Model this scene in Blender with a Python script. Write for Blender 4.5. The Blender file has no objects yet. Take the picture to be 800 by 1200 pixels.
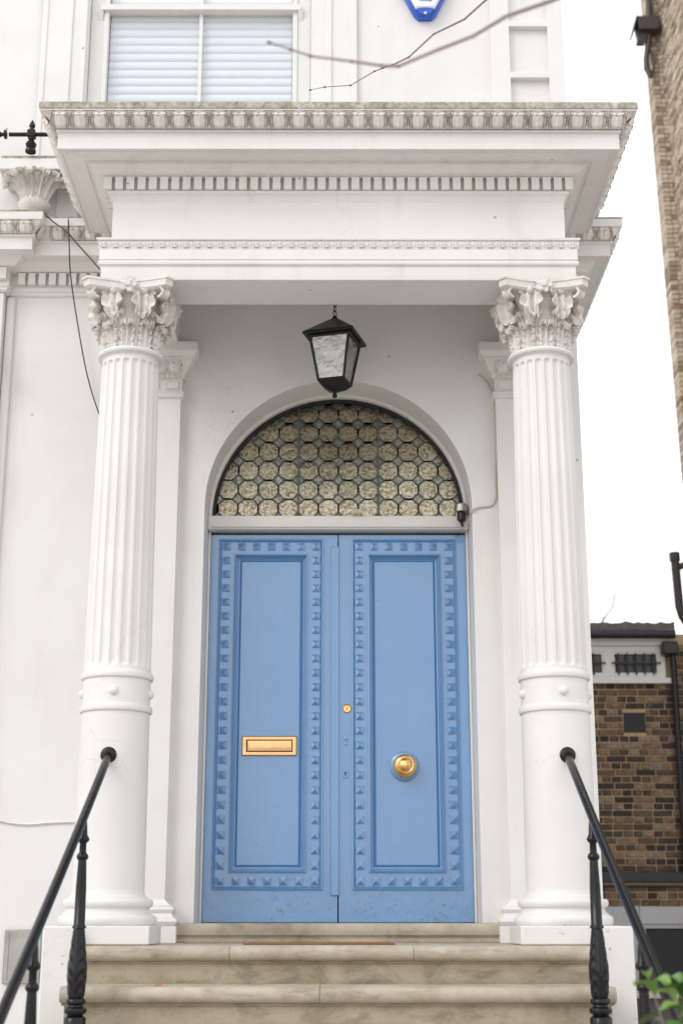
import bpy, bmesh, math, random
from mathutils import Vector, Matrix
random.seed(11)
R = math.radians
PI = math.pi
sc = bpy.context.scene
col = sc.collection

# ------------------------------------------------------------------ camera
PITCH = 15.9
cd = bpy.data.cameras.new('camera')
cd.sensor_fit = 'VERTICAL'; cd.sensor_height = 36.0; cd.sensor_width = 24.0
cd.lens = 51.0
cd.clip_end = 2000; cd.clip_start = 0.05
cam = bpy.data.objects.new('camera', cd); col.objects.link(cam)
cam.location = (0, 0, 0)                       # eye level is z = 0, the street is at z = -1.535
cam.rotation_euler = (R(90 + PITCH), 0, R(-0.13))
cd.dof.use_dof = True; cd.dof.focus_distance = 8.6; cd.dof.aperture_fstop = 2.2
sc.camera = cam

# ------------------------------------------------------------------ sky, sun, exposure
SUN_EL, SUN_AZ = 36.0, 228.0                   # azimuth clockwise from +Y: behind the viewer, a little to the left
w = bpy.data.worlds.new('World'); sc.world = w; w.use_nodes = True
wn = w.node_tree; wn.nodes.clear()
sky = wn.nodes.new('ShaderNodeTexSky'); sky.sky_type = 'NISHITA'; sky.sun_disc = False
sky.sun_elevation = R(SUN_EL); sky.sun_rotation = R(SUN_AZ)
sky.air_density = 1.0; sky.dust_density = 4.0; sky.ozone_density = 1.0
hs = wn.nodes.new('ShaderNodeHueSaturation'); hs.inputs['Saturation'].default_value = 0.22
bg = wn.nodes.new('ShaderNodeBackground'); bg.inputs[1].default_value = 0.12
wo = wn.nodes.new('ShaderNodeOutputWorld')
cl = wn.nodes.new('ShaderNodeMix'); cl.data_type = 'RGBA'; cl.inputs[0].default_value = 0.8   # an even layer of bright cloud over the sky
cl.inputs[7].default_value = (9.0, 9.1, 9.3, 1)
wn.links.new(sky.outputs[0], hs.inputs['Color']); wn.links.new(hs.outputs[0], cl.inputs[6]); wn.links.new(cl.outputs[2], bg.inputs[0]); wn.links.new(bg.outputs[0], wo.inputs[0])
sl = bpy.data.lights.new('sun', 'SUN'); sl.energy = 0.5; sl.angle = R(25); sl.color = (1, 0.96, 0.9)
so = bpy.data.objects.new('sun', sl); col.objects.link(so)
sd = Vector((math.sin(R(SUN_AZ)) * math.cos(R(SUN_EL)), math.cos(R(SUN_AZ)) * math.cos(R(SUN_EL)), math.sin(R(SUN_EL))))
so.rotation_euler = sd.to_track_quat('Z', 'Y').to_euler(); so.location = (-4, -6, 12)
vs = sc.view_settings
sc.display_settings.display_device = 'sRGB'
vs.view_transform = 'Standard'; vs.look = 'None'; vs.gamma = 1.0; vs.exposure = 0.54; vs.use_curve_mapping = False
sc.cycles.max_bounces = 8; sc.cycles.diffuse_bounces = 4; sc.cycles.transparent_max_bounces = 12

# ------------------------------------------------------------------ measuring helper: a pixel of the photograph and a distance give a place
SP, CP = math.sin(R(PITCH)), math.cos(R(PITCH))
def at(px, py, Y):
    u = (px - 396) / 1700.0; v = (600 - py) / 1700.0
    yr = CP - v * SP; zr = v * CP + SP
    return Vector((u / yr * Y, Y, zr / yr * Y))

# ------------------------------------------------------------------ mesh helpers
class MB:
    def __init__(s): s.v = []; s.f = []
    def add(s, vs, fs):
        o = len(s.v); s.v += [tuple(p) for p in vs]; s.f += [tuple(i + o for i in f) for f in fs]; return s
    def box(s, x0, x1, y0, y1, z0, z1):
        if x0 > x1: x0, x1 = x1, x0
        return s.add([(x0,y0,z0),(x1,y0,z0),(x1,y1,z0),(x0,y1,z0),(x0,y0,z1),(x1,y0,z1),(x1,y1,z1),(x0,y1,z1)],
              [(0,3,2,1),(4,5,6,7),(0,1,5,4),(1,2,6,5),(2,3,7,6),(3,0,4,7)])
    def lathe(s, prof, c=(0,0,0), n=32, mod=None, caps=True):
        vs = []; fs = []; m = len(prof)
        for j, (r, z) in enumerate(prof):
            for i in range(n):
                a = 2*PI*i/n
                rr = r if mod is None else mod(r, z, a)
                vs.append((c[0]+rr*math.sin(a), c[1]-rr*math.cos(a), c[2]+z))
        for j in range(m-1):
            for i in range(n):
                k = (i+1) % n
                fs.append((j*n+i, j*n+k, (j+1)*n+k, (j+1)*n+i))
        if caps:
            fs.append(tuple(range(n-1, -1, -1))); fs.append(tuple((m-1)*n+i for i in range(n)))
        return s.add(vs, fs)
    def tube(s, pts, rad, n=8, caps=True):
        pts = [Vector(p) for p in pts]; m = len(pts)
        if not hasattr(rad, '__len__'): rad = [rad]*m
        t0 = (pts[1]-pts[0]).normalized()
        ref = Vector((0,0,1)) if abs(t0.z) < .9 else Vector((1,0,0))
        nrm = t0.cross(ref).normalized(); vs = []; fs = []
        for j in range(m):
            t = (pts[min(j+1,m-1)]-pts[max(j-1,0)]).normalized()
            nrm = (nrm - t*nrm.dot(t)).normalized(); b = t.cross(nrm)
            for i in range(n):
                a = 2*PI*i/n; vs.append(pts[j]+(nrm*math.cos(a)+b*math.sin(a))*rad[j])
        for j in range(m-1):
            for i in range(n):
                k = (i+1) % n; fs.append((j*n+i, j*n+k, (j+1)*n+k, (j+1)*n+i))
        if caps: fs.append(tuple(range(n-1,-1,-1))); fs.append(tuple((m-1)*n+i for i in range(n)))
        return s.add(vs, fs)
    def molding(s, prof, path):
        """sweep a profile of (out, z) along a plan path with mitred corners; out is to the right-hand side of travel"""
        P = [Vector((x, y)) for x, y in path]; m = len(P); k = len(prof); vs = []; fs = []
        for i in range(m):
            d0 = (P[i]-P[i-1]).normalized() if i else None
            d1 = (P[i+1]-P[i]).normalized() if i < m-1 else None
            if d0 is None: off = Vector((d1.y, -d1.x))
            elif d1 is None: off = Vector((d0.y, -d0.x))
            else:
                n0 = Vector((d0.y, -d0.x)); n1 = Vector((d1.y, -d1.x)); off = (n0+n1)/(1+n0.dot(n1))
            for o, z in prof: vs.append((P[i].x+off.x*o, P[i].y+off.y*o, z))
        for i in range(m-1):
            for j in range(k-1):
                fs.append((i*k+j, (i+1)*k+j, (i+1)*k+j+1, i*k+j+1))
        fs.append(tuple(range(k-1,-1,-1))); fs.append(tuple((m-1)*k+j for j in range(k)))
        return s.add(vs, fs)
    def grid(s, P, closed=False):
        m = len(P); n = len(P[0]); o = len(s.v); vs = [p for row in P for p in row]; fs = []
        for j in range(m-1):
            for i in range(n-1): fs.append((j*n+i, j*n+i+1, (j+1)*n+i+1, (j+1)*n+i))
        return s.add(vs, fs)
    def plate(s, loops, y0, y1):
        """a slab in the XZ plane with holes, y0 to y1"""
        bm = bmesh.new(); eds = []
        for lp in loops:
            vv = [bm.verts.new((x, y0, z)) for x, z in lp]
            for i in range(len(vv)): eds.append(bm.edges.new((vv[i], vv[(i+1) % len(vv)])))
        bmesh.ops.triangle_fill(bm, use_beauty=True, use_dissolve=False, edges=eds)
        r = bmesh.ops.extrude_face_region(bm, geom=bm.faces[:])
        for e in r['geom']:
            if isinstance(e, bmesh.types.BMVert): e.co.y = y1
        bmesh.ops.recalc_face_normals(bm, faces=bm.faces[:])
        bm.verts.index_update()
        s.add([v.co[:] for v in bm.verts], [[v.index for v in f.verts] for f in bm.faces]); bm.free(); return s
    def xf(s, M, start=0):
        for i in range(start, len(s.v)): s.v[i] = tuple(M @ Vector(s.v[i]))
        return s
    def mesh(s, name, m, smooth=35, recalc=True):
        me = bpy.data.meshes.new(name); me.from_pydata(s.v, [], s.f)
        if recalc:
            bm = bmesh.new(); bm.from_mesh(me); bmesh.ops.recalc_face_normals(bm, faces=bm.faces[:]); bm.to_mesh(me); bm.free()
        me.materials.append(m)
        if smooth:
            me.shade_smooth(); me.set_sharp_from_angle(angle=R(smooth))
        me.update(); return me
    def build(s, name, m, parent=None, smooth=35, bevel=0, loc=None, recalc=True):
        o = bpy.data.objects.new(name, s.mesh(name, m, smooth, recalc)); col.objects.link(o)
        if parent: o.parent = parent
        if loc: o.location = loc
        if bevel:
            b = o.modifiers.new('bevel', 'BEVEL'); b.width = bevel; b.segments = 2; b.limit_method = 'ANGLE'; b.angle_limit = R(40)
        return o

def place(name, me, parent, loc, rot=(0,0,0), scale=None):
    o = bpy.data.objects.new(name, me); col.objects.link(o); o.parent = parent
    o.location = loc; o.rotation_euler = rot
    if scale: o.scale = scale
    return o
def tag(o, label=None, cat=None, group=None, kind=None):
    if label: o['label'] = label
    if cat: o['category'] = cat
    if group: o['group'] = group
    if kind: o['kind'] = kind
    return o
def thing(name, loc, label, cat, group=None):
    o = bpy.data.objects.new(name, None); o.empty_display_size = .1; col.objects.link(o); o.location = loc
    return tag(o, label, cat, group)
def copy_tree(o, parent=None):
    c = o.copy(); col.objects.link(c); c.parent = parent
    for ch in list(o.children): copy_tree(ch, c)
    return c

# ------------------------------------------------------------------ materials
def newmat(name):
    m = bpy.data.materials.new(name); m.use_nodes = True
    nt = m.node_tree; b = nt.nodes['Principled BSDF']; return m, nt, b
def pos(nt, scale=(1,1,1), kind='pos'):
    if kind == 'pos': g = nt.nodes.new('ShaderNodeNewGeometry'); out = g.outputs['Position']
    else: g = nt.nodes.new('ShaderNodeTexCoord'); out = g.outputs['Object']
    mp = nt.nodes.new('ShaderNodeMapping'); mp.inputs['Scale'].default_value = scale
    nt.links.new(out, mp.inputs['Vector']); return mp.outputs[0]
def noise(nt, vec, scale, detail=4, rough=.55, dist=0):
    n = nt.nodes.new('ShaderNodeTexNoise'); n.inputs['Scale'].default_value = scale; n.inputs['Detail'].default_value = detail
    n.inputs['Roughness'].default_value = rough; n.inputs['Distortion'].default_value = dist
    nt.links.new(vec, n.inputs['Vector']); return n.outputs['Fac']
def ramp(nt, fac, stops):
    r = nt.nodes.new('ShaderNodeValToRGB'); e = r.color_ramp.elements
    e[0].position, e[0].color = stops[0][0], (*stops[0][1], 1); e[1].position, e[1].color = stops[1][0], (*stops[1][1], 1)
    for p, c in stops[2:]:
        x = e.new(p); x.color = (*c, 1)
    nt.links.new(fac, r.inputs[0]); return r.outputs[0]
def mixc(nt, fac, a, b, mode='MIX'):
    m = nt.nodes.new('ShaderNodeMix'); m.data_type = 'RGBA'; m.blend_type = mode
    if isinstance(fac, float): m.inputs[0].default_value = fac
    else: nt.links.new(fac, m.inputs[0])
    for i, x in ((6, a), (7, b)):
        if isinstance(x, tuple): m.inputs[i].default_value = (*x, 1)
        else: nt.links.new(x, m.inputs[i])
    return m.outputs[2]
def bump(nt, b, h, strength=.3, dist=.01):
    n = nt.nodes.new('ShaderNodeBump'); n.inputs['Strength'].default_value = strength; n.inputs['Distance'].default_value = dist
    nt.links.new(h, n.inputs['Height'])
    prev = b.inputs['Normal'].links
    if prev: nt.links.new(prev[0].from_socket, n.inputs['Normal'])
    nt.links.new(n.outputs[0], b.inputs['Normal'])
def g3(x): return (x, x, x)

def paint_stone(name, base, dirt=.25, dirtcol=(.42,.36,.29), grime=0.0, rough=.55, bmp=.25, chips=False):
    """painted stucco: uneven coats, drips of dirt, specks"""
    m, nt, b = newmat(name)
    v = pos(nt)
    big = noise(nt, v, 1.7, 5, .6)
    c = mixc(nt, ramp(nt, big, [(.3, g3(0)), (.7, g3(1))]), tuple(x*k for x, k in zip(base, (.92, .91, .90))), base)
    st = noise(nt, pos(nt, (9, 9, .7)), 1.0, 5, .6)
    patch = noise(nt, v, 2.6, 3)
    f = nt.nodes.new('ShaderNodeMath'); f.operation = 'MULTIPLY'
    nt.links.new(ramp(nt, st, [(.52, g3(0)), (.78, g3(dirt))]), f.inputs[0]); nt.links.new(ramp(nt, patch, [(.4, g3(0)), (.65, g3(1))]), f.inputs[1])
    c = mixc(nt, f.outputs[0], c, dirtcol)
    if grime:
        gr = noise(nt, v, 11, 8, .7, .4)
        c = mixc(nt, ramp(nt, gr, [(.5-.2*grime, g3(0)), (.72, g3(min(1, .55+.45*grime) if grime > .1 else .28))]), c, (.24,.20,.15))
        gg = noise(nt, v, 37, 6, .75)
        c = mixc(nt, ramp(nt, gg, [(.56-.1*grime, g3(0)), (.7, g3(.8*grime if grime > .1 else .05))]), c, (.07,.065,.045))
    vo = nt.nodes.new('ShaderNodeTexVoronoi'); vo.inputs['Scale'].default_value = 4.2; nt.links.new(v, vo.inputs['Vector'])
    c = mixc(nt, ramp(nt, vo.outputs['Distance'], [(.028, g3(.55)), (.045, g3(0))]), c, (.2,.13,.09))
    # hairline cracks, only here and there
    wv = nt.nodes.new('ShaderNodeTexVoronoi'); wv.feature = 'DISTANCE_TO_EDGE'; wv.inputs['Scale'].default_value = .9
    dn = nt.nodes.new('ShaderNodeTexNoise'); dn.inputs['Scale'].default_value = 3.5; dn.inputs['Detail'].default_value = 5; nt.links.new(v, dn.inputs['Vector'])
    dm = nt.nodes.new('ShaderNodeVectorMath'); dm.operation = 'MULTIPLY_ADD'; dm.inputs[1].default_value = (.5, .5, .5)
    nt.links.new(dn.outputs['Color'], dm.inputs[0]); nt.links.new(v, dm.inputs[2]); nt.links.new(dm.outputs[0], wv.inputs['Vector'])
    cm = nt.nodes.new('ShaderNodeMath'); cm.operation = 'MULTIPLY'
    nt.links.new(ramp(nt, wv.outputs['Distance'], [(.0015, g3(.22)), (.004, g3(0))]), cm.inputs[0]); nt.links.new(ramp(nt, noise(nt, v, 1.1, 2), [(.6, g3(0)), (.68, g3(1))]), cm.inputs[1])
    c = mixc(nt, cm.outputs[0], c, (.30,.24,.19))
    if chips:      # paint knocked off the stone low down, at the plinths
        sx = nt.nodes.new('ShaderNodeSeparateXYZ'); nt.links.new(pos(nt), sx.inputs[0])
        mr = nt.nodes.new('ShaderNodeMapRange'); mr.inputs[1].default_value = -.06; mr.inputs[2].default_value = .12; mr.inputs[3].default_value = .9; mr.inputs[4].default_value = 0
        nt.links.new(sx.outputs[2], mr.inputs[0])
        ch = nt.nodes.new('ShaderNodeMath'); ch.operation = 'MULTIPLY'
        nt.links.new(ramp(nt, noise(nt, v, 19, 7, .65), [(.655, g3(0)), (.68, g3(1))]), ch.inputs[0]); nt.links.new(mr.outputs[0], ch.inputs[1])
        c = mixc(nt, ch.outputs[0], c, (.33,.26,.18))
    nt.links.new(c, b.inputs['Base Color'])
    b.inputs['Roughness'].default_value = rough; b.inputs['Specular IOR Level'].default_value = .35
    bump(nt, b, noise(nt, v, 160, 4, .6), bmp, .003)
    bump(nt, b, noise(nt, v, 9, 5, .6), bmp*.8, .012)
    return m
WHITE = (.81,.795,.785)
M_wall = paint_stone('white_stucco', (.775,.76,.755), .25)
M_porch = paint_stone('white_lifted_for_shade', WHITE, .22)  # same white paint, base kept lighter to offset the porch shade
M_trim = paint_stone('trim_paint', (.785,.76,.745), .38)
M_carve = paint_stone('carved_trim', (.79,.75,.70), .5, grime=.06)
M_cap = paint_stone('mossy_cap', (.62,.59,.52), .6, grime=1.0, bmp=.6)
M_col = paint_stone('white_lowered_for_light', (.765,.745,.735), .2, chips=True)  # same white paint, base lowered where the columns are strongly lit
M_capital = paint_stone('capital_paint', (.77,.735,.70), .5, grime=.02, bmp=.5)
M_frame = paint_stone('frame_paint', (.78,.75,.72), .25, rough=.4)

def blue_paint():
    m, nt, b = newmat('blue_gloss_paint'); v = pos(nt)
    b.inputs['Coat Weight'].default_value = 1.0; b.inputs['Coat IOR'].default_value = 1.9; b.inputs['Coat Roughness'].default_value = .15
    c = mixc(nt, noise(nt, v, 2.2, 4), (.066,.226,.475), (.094,.270,.545))
    br = noise(nt, pos(nt, (8, 8, 3)), 1.0, 6, .65)
    c = mixc(nt, ramp(nt, br, [(.45, g3(0)), (.75, g3(.25))]), c, (.16,.31,.60))
    # chips and scuffs, thickest near the threshold
    sx = nt.nodes.new('ShaderNodeSeparateXYZ'); nt.links.new(pos(nt), sx.inputs[0])
    mr = nt.nodes.new('ShaderNodeMapRange'); mr.inputs[1].default_value = .02; mr.inputs[2].default_value = .40; mr.inputs[3].default_value = .8; mr.inputs[4].default_value = .0
    nt.links.new(sx.outputs[2], mr.inputs[0])
    sc_ = noise(nt, v, 33, 8, .75); pt = noise(nt, v, 5, 2)
    mu = nt.nodes.new('ShaderNodeMath'); mu.operation = 'MULTIPLY'
    nt.links.new(ramp(nt, sc_, [(.53, g3(0)), (.64, g3(1))]), mu.inputs[0]); nt.links.new(ramp(nt, pt, [(.42, g3(0)), (.6, g3(1))]), mu.inputs[1])
    m2 = nt.nodes.new('ShaderNodeMath'); m2.operation = 'MULTIPLY'; nt.links.new(mu.outputs[0], m2.inputs[0]); nt.links.new(mr.outputs[0], m2.inputs[1])
    c = mixc(nt, m2.outputs[0], c, (.05,.05,.06))
    vo = nt.nodes.new('ShaderNodeTexVoronoi'); vo.inputs['Scale'].default_value = 7.5; nt.links.new(v, vo.inputs['Vector'])
    c = mixc(nt, ramp(nt, vo.outputs['Distance'], [(.03, g3(.6)), (.045, g3(0))]), c, (.06,.06,.07))
    nt.links.new(c, b.inputs['Base Color'])
    b.inputs['Roughness'].default_value = .34; b.inputs['Specular IOR Level'].default_value = .5
    nt.links.new(ramp(nt, noise(nt, v, 4, 5), [(.3, g3(.28)), (.7, g3(.45))]), b.inputs['Roughness'])
    bump(nt, b, noise(nt, pos(nt, (70, 70, 45)), 1.0, 4), .10, .003); bump(nt, b, noise(nt, v, 11, 4), .16, .01)
    nt.links.new(b.inputs['Normal'].links[0].from_socket, b.inputs['Coat Normal'])
    return m
M_blue = blue_paint()

def simple(name, base, rough=.5, metal=0, nz=.15, nscale=12, bmp=0, bscale=60, spec=.5, bdist=.004):
    m, nt, b = newmat(name); v = pos(nt)
    c = mixc(nt, noise(nt, v, nscale, 5, .6), tuple(x*(1-nz) for x in base), tuple(min(1, x*(1+nz)) for x in base))
    nt.links.new(c, b.inputs['Base Color']); b.inputs['Roughness'].default_value = rough; b.inputs['Metallic'].default_value = metal
    b.inputs['Specular IOR Level'].default_value = spec
    if bmp: bump(nt, b, noise(nt, v, bscale, 4, .6), bmp, bdist)
    return m
M_iron = simple('black_iron_paint', (.006,.0065,.008), .2, 0, .4, 30, .35, 45, .35)
M_lamp = simple('black_lamp_metal', (.006,.0075,.008), .3, 0, .3, 20, .2, 60, .3)
M_lead = simple('lead_came', (.10,.105,.105), .45, .3, .4, 60, .3)
M_dirtyglass = simple('dirty_glass', (.035,.04,.045), .35, 0, .4, 8)
M_brass = simple('brass', (.83,.54,.21), .22, 1, .12, 18, .08, 30)
M_brassflat = simple('satin_brass', (.80,.50,.24), .24, 1, .2, 14, .25, 16, bdist=.01)
M_cable = simple('black_cable', (.03,.03,.032), .5)
M_wire = simple('weathered_wire', (.10,.085,.07), .7)
M_cablebeige = simple('painted_cable', (.55,.46,.36), .5)
M_whiteplastic = simple('white_plastic', (.8,.8,.8), .3, nz=.03)
M_blueplastic = simple('blue_plastic', (.02,.10,.52), .18, nz=.08)
M_steel = simple('worn_steel', (.42,.40,.37), .3, 1, .45, 6, .12, 9, bdist=.02)
M_mat = simple('coir_mat', (.27,.12,.045), .9, nz=.4, nscale=70, bmp=1, bscale=220)
M_dark = simple('dark_void', (.012,.012,.013), .6)
M_blind = simple('blind_fabric', (.74,.76,.795), .6, nz=.04)
M_ground = simple('paving', (.47,.445,.41), .8, nz=.2, nscale=3, bmp=.4, bscale=30)
M_mortar = simple('mortar', (.55,.39,.23), .9, nz=.3, nscale=14, bmp=.8, bscale=90)
M_slate = simple('rough_felt', (.17,.16,.14), .9, nz=.5, nscale=12, bmp=1, bscale=25, bdist=.03)
M_blackgutter = simple('black_gutter', (.012,.013,.016), .4)
M_blackdoor = simple('black_garage_door', (.006,.008,.009), .45)
M_whitewood = simple('white_wood', (.72,.71,.69), .45, nz=.06)
M_greywall = simple('grey_white_paint', (.52,.52,.53), .6, nz=.08, nscale=5, bmp=.4)
M_sootpipe = simple('brown_pipe', (.06,.045,.045), .5)

def stone():
    m, nt, b = newmat('worn_yellow_stone'); v = pos(nt)
    n1 = noise(nt, v, 3.2, 6, .65, .4)
    c = ramp(nt, n1, [(.25, (.25,.21,.14)), (.5, (.38,.325,.235)), (.75, (.47,.41,.32))])
    gr = noise(nt, pos(nt, (1.5, 1.5, 3)), 2.2, 7, .7, .5)
    c = mixc(nt, ramp(nt, gr, [(.48, g3(0)), (.68, g3(.8))]), c, (.11,.10,.055))
    sp = noise(nt, v, 60, 5, .7)
    c = mixc(nt, ramp(nt, sp, [(.55, g3(0)), (.75, g3(.4))]), c, (.16,.13,.09))
    nt.links.new(c, b.inputs['Base Color']); b.inputs['Roughness'].default_value = .75
    bump(nt, b, noise(nt, v, 90, 5, .7), .5, .004); bump(nt, b, noise(nt, v, 8, 5, .6), .4, .015)
    return m
M_stone = stone()
def stone_light():
    m, nt, b = newmat('rubbed_stone_nosing'); v = pos(nt)
    n1 = noise(nt, v, 4.5, 6, .65, .4)
    c = ramp(nt, n1, [(.28, (.29,.245,.175)), (.5, (.43,.375,.29)), (.75, (.55,.50,.42))])
    gr = noise(nt, pos(nt, (1.2, 2, 6)), 3.0, 7, .7, .5)
    c = mixc(nt, ramp(nt, gr, [(.54, g3(0)), (.72, g3(.6))]), c, (.17,.15,.11))
    nt.links.new(c, b.inputs['Base Color']); b.inputs['Roughness'].default_value = .6
    bump(nt, b, noise(nt, v, 90, 5, .7), .5, .003); bump(nt, b, noise(nt, v, 8, 5, .6), .4, .015)
    return m
M_nosing = stone_light()

def hammered(name, tint, dark, sc_=62, body=.3, gloss=.3):
    """old hammered glass: ripple tint painted in for broken reflections, partly clear, glossy and uneven"""
    m, nt, b = newmat(name); v = pos(nt)
    oi = nt.nodes.new('ShaderNodeObjectInfo')
    ad = nt.nodes.new('ShaderNodeVectorMath'); ad.operation = 'ADD'
    cx = nt.nodes.new('ShaderNodeCombineXYZ'); nt.links.new(oi.outputs['Random'], cx.inputs[1])
    nt.links.new(v, ad.inputs[0]); nt.links.new(cx.outputs[0], ad.inputs[1])
    rip = noise(nt, ad.outputs[0], sc_, 3, .6, .8)
    c = ramp(nt, rip, [(.36, dark), (.56, tint)])  # pale and dark ripple colours imitate broken reflections
    tr = nt.nodes.new('ShaderNodeBsdfTransparent'); nt.links.new(c, tr.inputs[0])
    df = nt.nodes.new('ShaderNodeBsdfDiffuse'); nt.links.new(c, df.inputs[0])
    gl = nt.nodes.new('ShaderNodeBsdfGlossy'); gl.inputs['Roughness'].default_value = .12
    bp = nt.nodes.new('ShaderNodeBump'); bp.inputs['Strength'].default_value = .55; bp.inputs['Distance'].default_value = .008
    nt.links.new(rip, bp.inputs['Height'])
    nt.links.new(bp.outputs[0], gl.inputs['Normal']); nt.links.new(bp.outputs[0], df.inputs['Normal'])
    m1 = nt.nodes.new('ShaderNodeMixShader'); m1.inputs[0].default_value = body
    nt.links.new(tr.outputs[0], m1.inputs[1]); nt.links.new(df.outputs[0], m1.inputs[2])
    nt.links.new(c, gl.inputs[0])
    m2 = nt.nodes.new('ShaderNodeMixShader'); m2.inputs[0].default_value = gloss
    nt.links.new(m1.outputs[0], m2.inputs[1]); nt.links.new(gl.outputs[0], m2.inputs[2])
    nt.links.new(m2.outputs[0], nt.nodes['Material Output'].inputs[0]); return m
M_octglass = hammered('hammered_cream_glass', (.88,.81,.63), (.36,.30,.20), 56, .16, .44)
M_diaglass = hammered('green_glass', (.62,.64,.54), (.26,.28,.22), 70, .3, .45)
def tonesheetmat():
    m, nt, b = newmat('added_tone_sheet')
    tr = nt.nodes.new('ShaderNodeBsdfTransparent')
    df = nt.nodes.new('ShaderNodeBsdfDiffuse'); df.inputs[0].default_value = (.86,.80,.68,1)
    mx = nt.nodes.new('ShaderNodeMixShader'); mx.inputs[0].default_value = .45
    nt.links.new(tr.outputs[0], mx.inputs[1]); nt.links.new(df.outputs[0], mx.inputs[2])
    nt.links.new(mx.outputs[0], nt.nodes['Material Output'].inputs[0]); return m
M_tonesheet = tonesheetmat()
def lampglass():
    m, nt, b = newmat('rippled_lamp_glass'); v = pos(nt)
    tr = nt.nodes.new('ShaderNodeBsdfTransparent'); tr.inputs[0].default_value = (.85,.85,.83,1)
    df = nt.nodes.new('ShaderNodeBsdfDiffuse'); df.inputs[0].default_value = (.62,.61,.58,1)
    gl = nt.nodes.new('ShaderNodeBsdfGlossy'); gl.inputs['Roughness'].default_value = .12; gl.inputs[0].default_value = (.8,.8,.78,1)
    bp = nt.nodes.new('ShaderNodeBump'); bp.inputs['Strength'].default_value = .6; bp.inputs['Distance'].default_value = .02
    nt.links.new(noise(nt, v, 10, 3, .5, 1.6), bp.inputs['Height']); nt.links.new(bp.outputs[0], gl.inputs['Normal'])
    m1 = nt.nodes.new('ShaderNodeMixShader'); nt.links.new(ramp(nt, noise(nt, v, 9, 3, .5, 2.2), [(.36, g3(.06)), (.66, g3(.38))]), m1.inputs[0])
    nt.links.new(tr.outputs[0], m1.inputs[1]); nt.links.new(df.outputs[0], m1.inputs[2])
    mx = nt.nodes.new('ShaderNodeMixShader'); mx.inputs[0].default_value = .2
    nt.links.new(m1.outputs[0], mx.inputs[1]); nt.links.new(gl.outputs[0], mx.inputs[2])
    nt.links.new(mx.outputs[0], nt.nodes['Material Output'].inputs[0]); return m
M_lampglass = lampglass()
def clearpane():
    m, nt, b = newmat('window_glass'); v = pos(nt)
    tr = nt.nodes.new('ShaderNodeBsdfTransparent'); tr.inputs[0].default_value = (.985,.99,1,1)
    gl = nt.nodes.new('ShaderNodeBsdfGlossy'); gl.inputs['Roughness'].default_value = .02
    bp = nt.nodes.new('ShaderNodeBump'); bp.inputs['Strength'].default_value = .12; bp.inputs['Distance'].default_value = .02
    nt.links.new(noise(nt, v, 2.5, 2), bp.inputs['Height']); nt.links.new(bp.outputs[0], gl.inputs['Normal'])
    fr = nt.nodes.new('ShaderNodeFresnel'); fr.inputs[0].default_value = 1.7
    ge = nt.nodes.new('ShaderNodeNewGeometry'); fm = nt.nodes.new('ShaderNodeMath'); fm.operation = 'SUBTRACT'; fm.use_clamp = True   # only the outer face of the pane mirrors
    nt.links.new(fr.outputs[0], fm.inputs[0]); nt.links.new(ge.outputs['Backfacing'], fm.inputs[1])
    mx = nt.nodes.new('ShaderNodeMixShader'); nt.links.new(fm.outputs[0], mx.inputs[0])
    nt.links.new(tr.outputs[0], mx.inputs[1]); nt.links.new(gl.outputs[0], mx.inputs[2])
    nt.links.new(mx.outputs[0], nt.nodes['Material Output'].inputs[0]); return m
M_pane = clearpane()
def brickmat(name, stops):
    m, nt, b = newmat(name); v = pos(nt)
    oi = nt.nodes.new('ShaderNodeObjectInfo')
    c = ramp(nt, oi.outputs['Random'], stops)
    n1 = noise(nt, v, 14, 6, .7)
    c = mixc(nt, ramp(nt, n1, [(.42, g3(0)), (.7, g3(.8))]), c, (.035,.03,.028))
    n2 = noise(nt, v, 9, 4)
    c = mixc(nt, ramp(nt, n2, [(.58, g3(0)), (.75, g3(.5))]), c, (.36,.27,.17))
    nt.links.new(c, b.inputs['Base Color']); b.inputs['Roughness'].default_value = .85
    bump(nt, b, noise(nt, v, 60, 5, .7), .8, .008); return m
M_brick = brickmat('stock_brick', [(0, (.034,.028,.025)), (.33, (.075,.055,.043)), (.55, (.17,.11,.07)), (.78, (.30,.185,.10)), (.95, (.33,.25,.18))])
def farbrick():
    m, nt, b = newmat('yellow_stock_brick'); v = pos(nt)
    g = nt.nodes.new('ShaderNodeNewGeometry')
    c = ramp(nt, g.outputs['Random Per Island'], [(0, (.22,.17,.12)), (.3, (.44,.36,.26)), (.65, (.56,.47,.36)), (.9, (.62,.54,.43)), (1, (.26,.15,.10))])
    c = mixc(nt, ramp(nt, noise(nt, v, 7, 6, .7), [(.5, g3(0)), (.72, g3(.75))]), c, (.12,.095,.07))
    nt.links.new(c, b.inputs['Base Color']); b.inputs['Roughness'].default_value = .9
    bump(nt, b, noise(nt, v, 40, 5, .7), .9, .012); return m
M_farbrick = farbrick()
M_farmortar = simple('pale_mortar', (.24,.20,.16), .95, nz=.3, nscale=9, bmp=.6, bscale=60)
M_bark = simple('twig_bark', (.27,.20,.20), .8, nz=.3, nscale=40, bmp=.5, bscale=120)
M_bud = simple('bud', (.14,.03,.035), .6)
def leafmat():
    m, nt, b = newmat('shrub_leaf'); oi = nt.nodes.new('ShaderNodeObjectInfo')
    c = ramp(nt, oi.outputs['Random'], [(0, (.04,.10,.025)), (.5, (.10,.22,.035)), (1, (.20,.33,.06))])
    nt.links.new(c, b.inputs['Base Color']); b.inputs['Roughness'].default_value = .3
    b.inputs['Subsurface Weight'].default_value = 0.0
    return m
M_leaf = leafmat()

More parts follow.
